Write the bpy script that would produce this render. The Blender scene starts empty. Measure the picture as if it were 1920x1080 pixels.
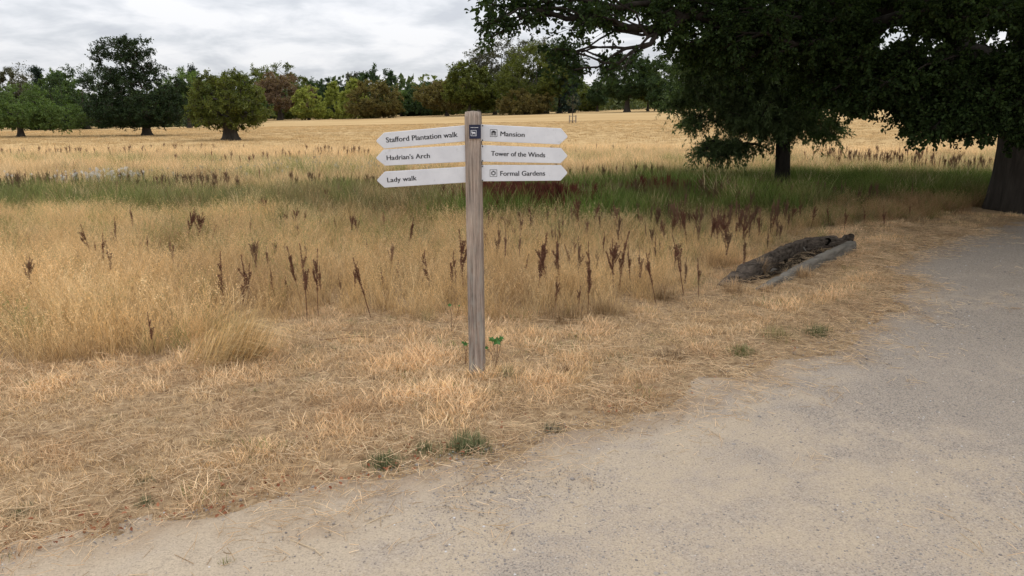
import bpy, math, random
import numpy as np
from mathutils import Vector, Matrix

# ------------------------------------------------------------------ camera, world, sun, exposure
scene = bpy.context.scene
PITCH = math.radians(13.4); FPX = 1450.0; EYE = 1.65
cam_d = bpy.data.cameras.new('camera'); cam = bpy.data.objects.new('camera', cam_d)
scene.collection.objects.link(cam); scene.camera = cam
cam.location = (0, 0, EYE); cam.rotation_euler = (math.pi/2 - PITCH, 0, 0)
cam_d.sensor_width = 36; cam_d.lens = 36*FPX/1920; cam_d.clip_start = 0.05; cam_d.clip_end = 9000
scene.view_settings.view_transform = 'Standard'
scene.view_settings.look = 'None'
scene.view_settings.exposure = 0.12
scene.view_settings.gamma = 1.0
scene.view_settings.use_curve_mapping = False
SUN_EL, SUN_AZ = math.radians(52), math.radians(35)     # azimuth clockwise from +Y

world = bpy.data.worlds.new('World'); scene.world = world; world.use_nodes = True
wn, wl = world.node_tree.nodes, world.node_tree.links
wn.clear()
def N(nodes, t, **kw):
    n = nodes.new(t)
    for k, v in kw.items():
        setattr(n, k, v)
    return n
def ramp(nodes, pts, interp='LINEAR'):
    r = nodes.new('ShaderNodeValToRGB'); r.color_ramp.interpolation = interp
    el = r.color_ramp.elements
    while len(el) < len(pts): el.new(0.5)
    for e, (p, c) in zip(el, pts):
        e.position = p
        e.color = (c, c, c, 1) if isinstance(c, (int, float)) else (*c, 1)
    return r
def math_n(nodes, links, op, a, b=None, clamp=False):
    m = nodes.new('ShaderNodeMath'); m.operation = op; m.use_clamp = clamp
    for i, v in enumerate((a, b)):
        if v is None: continue
        if isinstance(v, (int, float)): m.inputs[i].default_value = v
        else: links.new(v, m.inputs[i])
    return m.outputs[0]
sky = N(wn, 'ShaderNodeTexSky', sky_type='NISHITA', sun_disc=False, sun_elevation=SUN_EL, sun_rotation=SUN_AZ)
bg_sky = wn.new('ShaderNodeBackground'); bg_sky.inputs['Strength'].default_value = 0.10
wl.new(sky.outputs[0], bg_sky.inputs['Color'])
tc = wn.new('ShaderNodeTexCoord'); sep = wn.new('ShaderNodeSeparateXYZ'); wl.new(tc.outputs['Generated'], sep.inputs[0])
zc = math_n(wn, wl, 'MAXIMUM', sep.outputs['Z'], 0.0)
den = math_n(wn, wl, 'ADD', zc, 0.24)
cx = math_n(wn, wl, 'DIVIDE', sep.outputs['X'], den); cy = math_n(wn, wl, 'DIVIDE', sep.outputs['Y'], den)
comb = wn.new('ShaderNodeCombineXYZ'); wl.new(cx, comb.inputs[0]); wl.new(cy, comb.inputs[1]); comb.inputs[2].default_value = 3.7
cn = N(wn, 'ShaderNodeTexNoise'); cn.inputs['Scale'].default_value = 3.0; cn.inputs['Detail'].default_value = 5; cn.inputs['Roughness'].default_value = 0.55
cn.inputs['Distortion'].default_value = 0.25
wl.new(comb.outputs[0], cn.inputs['Vector'])
cr = ramp(wn, [(0.34, (0.55, 0.57, 0.62)), (0.42, (0.63, 0.65, 0.69)), (0.50, (0.74, 0.75, 0.785)), (0.58, (0.83, 0.83, 0.85))])
wl.new(cn.outputs['Fac'], cr.inputs[0])
# an overcast sky is brighter overhead than at the horizon (CIE overcast: (1 + 2 sin h) / 3)
grad = math_n(wn, wl, 'ADD', math_n(wn, wl, 'MULTIPLY', zc, 1.5), 0.97)
bg_c = wn.new('ShaderNodeBackground'); wl.new(cr.outputs[0], bg_c.inputs['Color']); wl.new(grad, bg_c.inputs['Strength'])
mixw = wn.new('ShaderNodeMixShader'); mixw.inputs[0].default_value = 0.93
wl.new(bg_sky.outputs[0], mixw.inputs[1]); wl.new(bg_c.outputs[0], mixw.inputs[2])
wo = wn.new('ShaderNodeOutputWorld'); wl.new(mixw.outputs[0], wo.inputs['Surface'])

sun_d = bpy.data.lights.new('sun', 'SUN'); sun_d.energy = 1.1; sun_d.angle = math.radians(14); sun_d.color = (1, 0.95, 0.88)
sun = bpy.data.objects.new('sun', sun_d); scene.collection.objects.link(sun)
sd = Vector((math.sin(SUN_AZ)*math.cos(SUN_EL), math.cos(SUN_AZ)*math.cos(SUN_EL), math.sin(SUN_EL)))
sun.rotation_euler = sd.to_track_quat('Z', 'Y').to_euler()
sun.location = sd*60
try:
    scene.cycles.max_bounces = 6; scene.cycles.diffuse_bounces = 3; scene.cycles.transmission_bounces = 3
    scene.cycles.transparent_max_bounces = 4
except Exception: pass

# ------------------------------------------------------------------ helpers
C = scene.collection
ORI = {}
def mesh_np(name, v, faces_list, attrs=None, smooth=False):
    """v (N,3); faces_list: list of int arrays (M,k), one array per polygon size"""
    me = bpy.data.meshes.new(name)
    v = np.ascontiguousarray(v, dtype=np.float32)
    me.vertices.add(len(v)); me.vertices.foreach_set('co', v.ravel())
    loops = np.concatenate([np.asarray(f, dtype=np.int32).ravel() for f in faces_list])
    tot = np.concatenate([np.full(len(f), np.asarray(f).shape[1], dtype=np.int32) for f in faces_list])
    start = np.concatenate([[0], np.cumsum(tot)[:-1]]).astype(np.int32)
    me.loops.add(len(loops)); me.loops.foreach_set('vertex_index', loops)
    me.polygons.add(len(tot)); me.polygons.foreach_set('loop_start', start)
    if smooth: me.polygons.foreach_set('use_smooth', np.ones(len(tot), dtype=bool))
    me.update(calc_edges=True)
    for k, (dom, arr) in (attrs or {}).items():
        arr = np.asarray(arr, dtype=np.float32)
        if arr.ndim == 1:
            a = me.attributes.new(k, 'FLOAT', dom); a.data.foreach_set('value', arr)
        else:
            a = me.attributes.new(k, 'FLOAT_VECTOR', dom); a.data.foreach_set('vector', arr.ravel())
    return me
def link(name, me, mat=None, parent=None, kind=None):
    """me holds world coordinates when a parent is given; they are moved to the parent's origin"""
    o = bpy.data.objects.new(name, me); C.objects.link(o)
    if mat is not None and not me.materials: me.materials.append(mat)
    if parent is not None:
        org = ORI[parent.name]; me.transform(Matrix.Translation(-org)); o.parent = parent; ORI[o.name] = org
    else: ORI[o.name] = Vector((0, 0, 0))
    if kind: o['kind'] = kind
    return o
def thing(name, label, cat, loc, group=None):
    o = bpy.data.objects.new(name, None); C.objects.link(o); o.location = loc
    o.empty_display_size = 0.2
    o['label'] = label; o['category'] = cat
    if group: o['group'] = group
    ORI[o.name] = Vector(loc)
    return o
def tag(o, label, cat=None, group=None, kind=None):
    o['label'] = label
    if cat: o['category'] = cat
    if group: o['group'] = group
    if kind: o['kind'] = kind
    return o
class MB:
    def __init__(s): s.v = []; s.f = []
    def add(s, vs, fs):
        b = len(s.v); s.v += [tuple(q) for q in vs]; s.f += [tuple(b+i for i in f) for f in fs]
    def box(s, c, h):
        cx_, cy_, cz_ = c; a, b, d = h
        s.add([(cx_+i*a, cy_+j*b, cz_+k*d) for i in (-1, 1) for j in (-1, 1) for k in (-1, 1)],
              [(0, 1, 3, 2), (4, 6, 7, 5), (0, 4, 5, 1), (2, 3, 7, 6), (0, 2, 6, 4), (1, 5, 7, 3)])
    def prism(s, pts, y0, y1):
        """polygon in the x-z plane pushed from y0 to y1"""
        n = len(pts)
        s.add([(x, y0, z) for x, z in pts]+[(x, y1, z) for x, z in pts],
              [tuple(range(n)), tuple(range(2*n-1, n-1, -1))]+[(i, i+n, (i+1) % n+n, (i+1) % n) for i in range(n)])
    def mesh(s, name):
        me = bpy.data.meshes.new(name); me.from_pydata(s.v, [], s.f); me.update(); return me

# value noise
def _hash(ix, iy, seed):
    h = (ix.astype(np.int64)*374761393 + iy.astype(np.int64)*668265263 + seed*1442695041) & 0xffffffff
    h = ((h ^ (h >> 13))*1274126177) & 0xffffffff
    return ((h ^ (h >> 16)) & 0xffff)/65535.0
def vnoise(x, y, seed=0):
    x = np.asarray(x, float); y = np.asarray(y, float)
    ix = np.floor(x); iy = np.floor(y); fx = x-ix; fy = y-iy
    fx = fx*fx*(3-2*fx); fy = fy*fy*(3-2*fy)
    a = _hash(ix, iy, seed); b = _hash(ix+1, iy, seed); c = _hash(ix, iy+1, seed); d = _hash(ix+1, iy+1, seed)
    return (a*(1-fx)+b*fx)*(1-fy)+(c*(1-fx)+d*fx)*fy
def fbm(x, y, seed=0, o=3):
    s = 0; a = 1; t = 0
    for i in range(o):
        s = s+a*vnoise(x*2**i, y*2**i, seed+i*17); t += a; a *= 0.5
    return s/t
def sstep(a, b, x):
    t = np.clip((np.asarray(x, float)-a)/(b-a), 0, 1); return t*t*(3-2*t)

# ------------------------------------------------------------------ the lie of the land
PY = np.array([-60, 0, 10, 13, 20, 28, 50, 75, 130, 250, 350, 900, 4000.])
PZ = np.array([0, 0, 0, -.04, -.3, -.5, -1.2, -1.7, -2.4, -3.2, -3.6, -4.5, -6.])
def terrain(x, y, bumps=True):
    x = np.asarray(x, float); y = np.asarray(y, float)
    z = 0
    for k, w in ((-.12, .25), (0, .5), (.12, .25)):
        z = z+w*np.interp(y*(1+k), PY, PZ)
    z = z+0.03*np.clip(x, -260, 330)*sstep(10, 350, y)*1.0
    if bumps:
        z = z+(fbm(x*0.25, y*0.25, 5, 2)-.5)*0.10*sstep(5, 12, y)
    return z
cP, sP = math.cos(PITCH), math.sin(PITCH)
def ray(px, py):
    r = (px-960)/FPX; u = (540-py)/FPX
    return np.array([r, cP+u*sP, -sP+u*cP])
def at(px, py, y):
    d = ray(px, py); t = y/d[1]; return Vector((d[0]*t, y, EYE+d[2]*t))
def ground(px, py):
    d = ray(px, py); t = 0.5; last = t
    while t < 3000:
        z = EYE+d[2]*t
        if z < float(terrain(d[0]*t, d[1]*t)):
            lo, hi = last, t
            for _ in range(25):
                m = (lo+hi)/2
                if EYE+d[2]*m < float(terrain(d[0]*m, d[1]*m)): hi = m
                else: lo = m
            t = hi; break
        last = t; t *= 1.03
    x, y = d[0]*t, d[1]*t
    return Vector((x, y, float(terrain(x, y))))

PATH_EDGE = [(-700, 1230), (-300, 1120), (0, 1050), (180, 1012), (296, 984), (444, 961), (555, 939), (640, 914), (807, 880), (940, 847), (1073, 807),
             (1140, 777), (1273, 750), (1400, 694), (1560, 642), (1630, 602), (1688, 570), (1702, 535), (1682, 503), (1730, 470), (1800, 447), (1870, 428), (1935, 416), (2100, 404), (2500, 395)]
TALL_EDGE = [(-900, 760), (-200, 735), (0, 715), (150, 690), (300, 672), (480, 640), (560, 606), (640, 590), (760, 598), (880, 598), (1000, 602), (1100, 606),
             (1180, 600), (1300, 552), (1345, 530), (1400, 500), (1500, 456), (1600, 432), (1700, 416), (1800, 405), (1900, 398), (2200, 385), (2800, 375)]
def poly_of(edge, closers):
    return np.array([[*ground(a, b)[:2]] for a, b in edge]+closers)
path_poly = poly_of(PATH_EDGE, [[40, 9], [40, -8], [-12, -8]])
tall_poly = poly_of(TALL_EDGE, [[60, 20], [60, 900], [-60, 900], [-30, 3]])
def sdist(poly, x, y):
    """signed distance, positive inside"""
    x = np.asarray(x, float); y = np.asarray(y, float)
    d = np.full(x.shape, 1e9); ins = np.zeros(x.shape, bool)
    n = len(poly)
    for i in range(n):
        ax, ay = poly[i]; bx, by = poly[(i+1) % n]
        ex, ey = bx-ax, by-ay
        t = np.clip(((x-ax)*ex+(y-ay)*ey)/(ex*ex+ey*ey+1e-12), 0, 1)
        d = np.minimum(d, (x-ax-t*ex)**2+(y-ay-t*ey)**2)
        c = ((ay > y) != (by > y)) & (x < (bx-ax)*(y-ay)/(by-ay+1e-12)+ax)
        ins ^= c
    return np.sqrt(d)*np.where(ins, 1, -1)

# ------------------------------------------------------------------ materials
def new_mat(name):
    m = bpy.data.materials.new(name); m.use_nodes = True
    nt = m.node_tree; nt.nodes.clear(); out = nt.nodes.new('ShaderNodeOutputMaterial')
    return m, nt.nodes, nt.links, out
def noise(nodes, links, scale, detail=3, rough=.5, vec=None, dist=0):
    n = nodes.new('ShaderNodeTexNoise'); n.inputs['Scale'].default_value = scale; n.inputs['Detail'].default_value = detail
    n.inputs['Roughness'].default_value = rough; n.inputs['Distortion'].default_value = dist
    if vec is not None: links.new(vec, n.inputs['Vector'])
    return n.outputs['Fac']
def mixc(nodes, links, fac, a, b, mode='MIX'):
    m = nodes.new('ShaderNodeMix'); m.data_type = 'RGBA'; m.blend_type = mode
    for s, v in ((m.inputs['Factor'], fac), (m.inputs['A'], a), (m.inputs['B'], b)):
        if isinstance(v, (int, float)): s.default_value = v
        elif isinstance(v, tuple): s.default_value = (*v, 1)
        else: links.new(v, s)
    return m.outputs['Result']
def pos(nodes): return nodes.new('ShaderNodeNewGeometry').outputs['Position']

def mat_leaf(name, dark, light, trans=.3, rough=.6, patch=0.6, spec=.15):
    m, n, l, out = new_mat(name)
    a = N(n, 'ShaderNodeAttribute', attribute_name='tint')
    c = ramp(n, [(0.0, dark), (0.6, tuple((p+q)/2 for p, q in zip(dark, light))), (1.0, light)]); l.new(a.outputs['Fac'], c.inputs[0])
    nz = noise(n, l, patch, 2, .5, pos(n))
    v = ramp(n, [(.3, .72), (.7, 1.25)]); l.new(nz, v.inputs[0])
    col = mixc(n, l, 1.0, c.outputs[0], v.outputs[0], 'MULTIPLY')
    b = n.new('ShaderNodeBsdfPrincipled'); b.inputs['Roughness'].default_value = rough; b.inputs['Specular IOR Level'].default_value = spec
    l.new(col, b.inputs['Base Color'])
    t = n.new('ShaderNodeBsdfTranslucent'); tcol = mixc(n, l, 1.0, col, (1.1, 1.25, .6), 'MULTIPLY'); l.new(tcol, t.inputs['Color'])
    mx = n.new('ShaderNodeMixShader'); mx.inputs[0].default_value = trans
    l.new(b.outputs[0], mx.inputs[1]); l.new(t.outputs[0], mx.inputs[2]); l.new(mx.outputs[0], out.inputs[0])
    return m
def mat_bark(name, a, b_, scale=6, bump=.6, stretch=(1, 1, .18)):
    m, n, l, out = new_mat(name)
    mp = n.new('ShaderNodeMapping'); mp.inputs['Scale'].default_value = stretch; l.new(pos(n), mp.inputs[0])
    nz = noise(n, l, scale, 6, .65, mp.outputs[0], .3)
    c = ramp(n, [(.3, a), (.7, b_)]); l.new(nz, c.inputs[0])
    b = n.new('ShaderNodeBsdfPrincipled'); b.inputs['Roughness'].default_value = .95; b.inputs['Specular IOR Level'].default_value = .1; l.new(c.outputs[0], b.inputs['Base Color'])
    bp = n.new('ShaderNodeBump'); bp.inputs['Strength'].default_value = bump; bp.inputs['Distance'].default_value = .05
    l.new(nz, bp.inputs['Height']); l.new(bp.outputs[0], b.inputs['Normal']); l.new(b.outputs[0], out.inputs[0])
    return m
def mat_blade(name='dry_and_green_blades', typ='INSTANCER', trans=.28):
    m, n, l, out = new_mat(name)
    a = N(n, 'ShaderNodeAttribute', attribute_name='col', attribute_type=typ)
    h = N(n, 'ShaderNodeAttribute', attribute_name='h')
    r = N(n, 'ShaderNodeAttribute', attribute_name='rnd')
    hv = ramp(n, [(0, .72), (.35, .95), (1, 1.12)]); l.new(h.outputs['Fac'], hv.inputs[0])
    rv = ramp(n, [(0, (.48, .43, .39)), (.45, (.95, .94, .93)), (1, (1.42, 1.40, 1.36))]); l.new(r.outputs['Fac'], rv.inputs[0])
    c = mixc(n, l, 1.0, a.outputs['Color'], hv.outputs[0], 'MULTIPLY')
    c = mixc(n, l, 1.0, c, rv.outputs[0], 'MULTIPLY')
    d = n.new('ShaderNodeBsdfPrincipled'); d.inputs['Roughness'].default_value = .7; d.inputs['Specular IOR Level'].default_value = .12; l.new(c, d.inputs['Base Color'])
    t = n.new('ShaderNodeBsdfTranslucent'); l.new(c, t.inputs['Color'])
    mx = n.new('ShaderNodeMixShader'); mx.inputs[0].default_value = trans
    l.new(d.outputs[0], mx.inputs[1]); l.new(t.outputs[0], mx.inputs[2]); l.new(mx.outputs[0], out.inputs[0])
    return m
def mat_flat(name, col, rough=.6, spec=.3, var=0.0, scale=20):
    m, n, l, out = new_mat(name)
    b = n.new('ShaderNodeBsdfPrincipled'); b.inputs['Roughness'].default_value = rough; b.inputs['Specular IOR Level'].default_value = spec
    if var:
        nz = noise(n, l, scale, 4, .6, pos(n))
        c = ramp(n, [(.25, tuple(q*(1-var) for q in col)), (.75, tuple(min(1, q*(1+var)) for q in col))]); l.new(nz, c.inputs[0]); l.new(c.outputs[0], b.inputs['Base Color'])
    else: b.inputs['Base Color'].default_value = (*col, 1)
    l.new(b.outputs[0], out.inputs[0]); return m

M_BLADE = mat_blade()
M_BARK = mat_bark('oak_bark', (.02, .017, .014), (.07, .06, .05))
M_BARKF = mat_bark('far_bark', (.035, .03, .025), (.09, .075, .06), 3)
M_BARKP = mat_bark('pale_bark', (.09, .085, .08), (.20, .19, .175), 3)
M_OAK = mat_leaf('near_oak_leaves', (.017, .033, .012), (.078, .125, .034), .28)
M_WILLOW = mat_leaf('small_tree_leaves', (.048, .082, .034), (.24, .31, .14), .38)
M_DARK = mat_leaf('dark_green_leaves', (.022, .041, .017), (.075, .115, .040), .27)
M_HERO = mat_leaf('big_oak_leaves', (.010, .020, .008), (.040, .066, .022), .2)
M_MID = mat_leaf('mid_green_leaves', (.050, .085, .022), (.17, .235, .070), .33)
M_OLIVE = mat_leaf('olive_green_leaves', (.058, .072, .014), (.165, .18, .04), .3)
M_YELLOW = mat_leaf('yellow_green_leaves', (.18, .20, .040), (.38, .39, .10), .36)
M_RUSSET = mat_leaf('russet_leaves', (.115, .072, .045), (.24, .16, .10), .3)
M_ORANGE = mat_leaf('orange_brown_leaves', (.095, .078, .026), (.21, .165, .055), .3)
M_GREYG = mat_leaf('grey_green_leaves', (.05, .052, .030), (.12, .115, .065), .25)
M_BLUEG = mat_leaf('blue_green_needles', (.018, .032, .024), (.055, .08, .06), .15)

def mat_ground():
    m, n, l, out = new_mat('dry_field_ground')
    P = pos(n)
    sx = n.new('ShaderNodeSeparateXYZ'); l.new(P, sx.inputs[0])
    big = noise(n, l, .018, 4, .6, P, .4); mid = noise(n, l, .22, 4, .6, P); fine = noise(n, l, 16, 6, .8, P)
    tuft = noise(n, l, 1.3, 4, .75, P)
    near = ramp(n, [(.35, (.15, .10, .058)), (.5, (.36, .25, .145)), (.65, (.55, .40, .24))]); l.new(fine, near.inputs[0])
    far = ramp(n, [(.30, (.29, .19, .09)), (.5, (.40, .28, .14)), (.68, (.48, .36, .20))]); 
    s = math_n(n, l, 'ADD', math_n(n, l, 'MULTIPLY', big, .5), math_n(n, l, 'ADD', math_n(n, l, 'MULTIPLY', mid, .25), math_n(n, l, 'MULTIPLY', tuft, .25)))
    l.new(s, far.inputs[0])
    f = N(n, 'ShaderNodeMapRange'); f.inputs['From Min'].default_value = 16; f.inputs['From Max'].default_value = 45; l.new(sx.outputs['Y'], f.inputs['Value'])
    c = mixc(n, l, f.outputs[0], near.outputs[0], far.outputs[0])
    wet = N(n, 'ShaderNodeAttribute', attribute_name='green')
    gz = ramp(n, [(.3, (.035, .045, .015)), (.7, (.10, .12, .035))]); l.new(tuft, gz.inputs[0])
    c = mixc(n, l, wet.outputs['Fac'], c, gz.outputs[0])
    b = n.new('ShaderNodeBsdfPrincipled'); b.inputs['Roughness'].default_value = 1; b.inputs['Specular IOR Level'].default_value = 0
    l.new(c, b.inputs['Base Color'])
    bp = n.new('ShaderNodeBump'); bp.inputs['Strength'].default_value = .5; bp.inputs['Distance'].default_value = .04; l.new(fine, bp.inputs['Height']); l.new(bp.outputs[0], b.inputs['Normal'])
    l.new(b.outputs[0], out.inputs[0]); return m
def mat_path():
    m, n, l, out = new_mat('dusty_gravel')
    P = pos(n)
    sx = n.new('ShaderNodeSeparateXYZ'); l.new(P, sx.inputs[0])
    big = noise(n, l, .55, 4, .65, P, .5); mid = noise(n, l, 3.2, 4, .7, P, .3); fine = noise(n, l, 52, 4, .8, P); grit = noise(n, l, 120, 2, .6, P)
    k = math_n(n, l, 'ADD', math_n(n, l, 'MULTIPLY', big, .62), math_n(n, l, 'MULTIPLY', mid, .55)); k = math_n(n, l, 'SUBTRACT', k, .09)
    k = math_n(n, l, 'ADD', k, math_n(n, l, 'MULTIPLY', math_n(n, l, 'SUBTRACT', sx.outputs['X'], 1.2), .050))
    k = math_n(n, l, 'ADD', k, math_n(n, l, 'MULTIPLY', math_n(n, l, 'SUBTRACT', fine, .5), .55))
    base = ramp(n, [(.40, (.485, .395, .29)), (.49, (.435, .36, .28)), (.56, (.385, .328, .268)), (.68, (.36, .308, .252))]); l.new(k, base.inputs[0])
    sp = ramp(n, [(.34, (.42, .42, .45)), (.45, (.92, .92, .93)), (.60, (1.03, 1.02, 1.0)), (.70, (1.35, 1.35, 1.35))]); l.new(grit, sp.inputs[0])
    pm = ramp(n, [(.44, .45), (.56, 1.0)]); l.new(k, pm.inputs[0])
    c = mixc(n, l, pm.outputs[0], base.outputs[0], sp.outputs[0], 'MULTIPLY')
    sp2 = ramp(n, [(.36, (.62, .62, .65)), (.46, (1, 1, 1)), (.62, (1.12, 1.10, 1.07))]); l.new(fine, sp2.inputs[0])
    c = mixc(n, l, pm.outputs[0], c, sp2.outputs[0], 'MULTIPLY')
    ed = N(n, 'ShaderNodeAttribute', attribute_name='edge')
    ef = math_n(n, l, 'MULTIPLY', ed.outputs['Fac'], ramp_out(n, l, mid, .3, .6))
    c = mixc(n, l, math_n(n, l, 'MULTIPLY', ef, .75), c, (.36, .26, .17))
    b = n.new('ShaderNodeBsdfPrincipled'); b.inputs['Roughness'].default_value = 1; b.inputs['Specular IOR Level'].default_value = .05
    l.new(c, b.inputs['Base Color'])
    hh = math_n(n, l, 'ADD', fine, math_n(n, l, 'MULTIPLY', grit, .6))
    bp = n.new('ShaderNodeBump'); bp.inputs['Strength'].default_value = .8; bp.inputs['Distance'].default_value = .008; l.new(hh, bp.inputs['Height']); l.new(bp.outputs[0], b.inputs['Normal'])
    l.new(b.outputs[0], out.inputs[0]); return m
def ramp_out(n, l, v, a, b):
    r = ramp(n, [(a, 0.25), (b, 1.0)]); l.new(v, r.inputs[0]); return r.outputs[0]

# ------------------------------------------------------------------ terrain sheet and path sheet
def zone_green(x, y):
    """how far a spot belongs to the damp green band"""
    w = (fbm(x*.28, y*.35, 31, 4)-.5)*1.8
    x = np.asarray(x, float); y = np.asarray(y, float)
    lo = 10.8+1.3*w+2.7*sstep(3.2, 6.5, x)+1.0*sstep(-4, -8, x)
    hi = 15.5+3*w+4.4*sstep(.3, 4, x)
    return sstep(lo-.4, lo+.5, y)*(1-sstep(hi-1.2, hi+.8, y))
def build_ground():
    r = np.concatenate([[0.0], np.geomspace(.4, 5500, 230)]); a = np.linspace(0, 2*np.pi, 361)[:-1]
    R, A = np.meshgrid(r[1:], a, indexing='ij')
    x = R*np.sin(A); y = R*np.cos(A)
    x = np.concatenate([[0], x.ravel()]); y = np.concatenate([[0], y.ravel()])
    z = terrain(x, y)
    nr, na = len(r)-1, len(a)
    i = np.arange(nr-1)[:, None]*na+np.arange(na)[None, :]+1
    j = np.arange(nr-1)[:, None]*na+(np.arange(na)+1)[None, :] % na+1
    q = np.stack([i, i+na, j+na, j], -1).reshape(-1, 4)
    t = np.stack([np.zeros(na, int), 1+np.arange(na), 1+(np.arange(na)+1) % na], -1)
    me = mesh_np('ground', np.stack([x, y, z], 1), [q, t], {'green': ('POINT', zone_green(x, y)*.85)}, True)
    o = link('ground', me, mat_ground(), kind='structure'); o['label'] = 'dry grassy parkland ground falling gently towards the far trees'
build_ground()
def build_path():
    s = .07
    xs = np.arange(-8, 26, s); ys = np.arange(-6, 13.5, s)
    X, Y = np.meshgrid(xs, ys, indexing='ij'); x = X.ravel(); y = Y.ravel()
    d = sdist(path_poly, x, y)+(fbm(x*2.6, y*2.6, 3, 5)-.5)*.62
    keep = d > -.35
    z = terrain(x, y)+.010-.03*(1-sstep(-.06, .02, d))+(fbm(x*1.2, y*1.2, 8, 3)-.5)*.018*sstep(0, .4, d)+.012*sstep(0, .5, d)
    nx, ny = len(xs), len(ys)
    i = (np.arange(nx-1)[:, None]*ny+np.arange(ny-1)[None, :]).ravel()
    f = np.stack([i, i+ny, i+ny+1, i+1], 1); f = f[keep[f].all(1)]
    used = np.unique(f); mp = -np.ones(len(x), int); mp[used] = np.arange(len(used))
    me = mesh_np('path', np.stack([x, y, z], 1)[used], [mp[f]], {'edge': ('POINT', (1-sstep(.02, .42, d))[used])}, True)
    o = link('path', me, mat_path(), kind='structure'); o['label'] = 'dusty gravel path curving past the signpost to the right'
build_path()

# ------------------------------------------------------------------ trees
rng = np.random.default_rng(7)
def unit(v): return v/np.maximum(np.linalg.norm(v, axis=-1, keepdims=True), 1e-9)
def rdir(n, r=None): return unit((r or rng).normal(size=(n, 3)))
def tubes(chains, radii, sides):
    """chains (C,K,3), radii (C,K)"""
    Cn, K, _ = chains.shape
    tan = np.empty_like(chains); tan[:, 1:-1] = chains[:, 2:]-chains[:, :-2]; tan[:, 0] = chains[:, 1]-chains[:, 0]; tan[:, -1] = chains[:, -1]-chains[:, -2]
    tan = unit(tan)
    m = unit(chains[:, -1]-chains[:, 0])
    ref = np.where(np.abs(m[:, 2:3]) > .8, np.array([[1., 0, 0]]), np.array([[0, 0, 1.]]))[:, None, :]
    u = unit(np.cross(tan, ref)); v = np.cross(tan, u)
    ang = np.arange(sides)*2*np.pi/sides
    ring = chains[:, :, None, :]+radii[:, :, None, None]*(u[:, :, None, :]*np.cos(ang)[None, None, :, None]+v[:, :, None, :]*np.sin(ang)[None, None, :, None])
    vv = ring.reshape(-1, 3)
    c = np.arange(Cn)[:, None, None]*K*sides; k = np.arange(K-1)[None, :, None]*sides; s = np.arange(sides)[None, None, :]
    a = c+k+s; b = c+k+(s+1) % sides
    return vv, np.stack([a, b, b+sides, a+sides], -1).reshape(-1, 4)
def join(parts):
    vs, fs, off = [], [], 0
    for v, f in parts:
        vs.append(v); fs.append(f+off); off += len(v)
    return np.concatenate(vs), np.concatenate(fs)
def leaf_quads(b, d, nrm, L, W, fold=.25):
    """one folded leaf of two quads per base point"""
    side = unit(np.cross(d, nrm)); nn = np.cross(side, d)
    L = L[:, None]; W = W[:, None]
    tip = b+d*L-nn*L*.12
    l1 = b+d*L*.3+side*W*.42+nn*W*fold; l2 = b+d*L*.72+side*W*.5+nn*W*fold
    r1 = b+d*L*.3-side*W*.42+nn*W*fold; r2 = b+d*L*.72-side*W*.5+nn*W*fold
    v = np.stack([b, l1, l2, tip, r2, r1], 1).reshape(-1, 3)
    i = np.arange(len(b))[:, None]*6
    return v, np.concatenate([i+np.array([[0, 1, 2, 3]]), i+np.array([[0, 3, 4, 5]])])
def leaf_tri2(b, d, nrm, L, W, fold=.2):
    side = unit(np.cross(d, nrm)); nn = np.cross(side, d)
    L = L[:, None]; W = W[:, None]
    v = np.stack([b, b+d*L*.5+side*W*.5+nn*W*fold, b+d*L, b+d*L*.45-side*W*.5+nn*W*fold], 1).reshape(-1, 3)
    i = np.arange(len(b))[:, None]*4
    return v, i+np.array([[0, 1, 2, 3]])
def grow(trunk, k0, targets, R, r, tip, up=.18, mid=3, wts=None):
    P = [np.array(p, float) for p in trunk]; par = [-1]+list(range(len(trunk)-1)); ok = [i >= k0 for i in range(len(trunk))]
    W = [0.0]*len(P); chains = []
    org = P[min(k0+1, len(P)-1)]
    order = np.argsort(np.linalg.norm(targets-org, axis=1))
    arr = np.zeros((len(trunk)+len(targets)*(mid+1), 3)); arr[:len(P)] = P
    okarr = np.zeros(len(arr), bool); okarr[:len(P)] = ok
    n = len(P)
    for ti in order:
        t = targets[ti]
        dv = t-arr[:n]; dist = np.linalg.norm(dv, axis=1)
        # keep branches running outwards
        back = np.linalg.norm(arr[:n]-org, axis=1) > np.linalg.norm(t-org)*.93
        cost = dist+np.where(back, 1e3, 0)+np.where(okarr[:n], 0, 1e4)
        j = int(np.argmin(cost)); s = arr[j]; Ld = dist[j]
        ctrl = s+(t-s)*.5+np.array([0, 0, up*Ld])+r.normal(size=3)*.09*Ld
        idx = [j]
        for q in range(1, mid+2):
            u = q/(mid+1); p = (1-u)**2*s+2*u*(1-u)*ctrl+u*u*t
            if q <= mid: p = p+r.normal(size=3)*.03*Ld
            arr[n] = p; okarr[n] = True; par.append(idx[-1]); W.append(0.0); idx.append(n); n += 1
        W[idx[-1]] += 1.0; chains.append(idx)
    W = np.array(W); 
    for i in range(n-1, 0, -1): W[par[i]] += W[i]
    rad = np.maximum(R*(W/max(W[k0], 1))**.52, tip)
    ch = arr[np.array(chains)]; rr = rad[np.array(chains)].copy()
    rr[:, 0] = np.minimum(rr[:, 0], rr[:, 1]*1.25)
    return ch, rr
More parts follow.
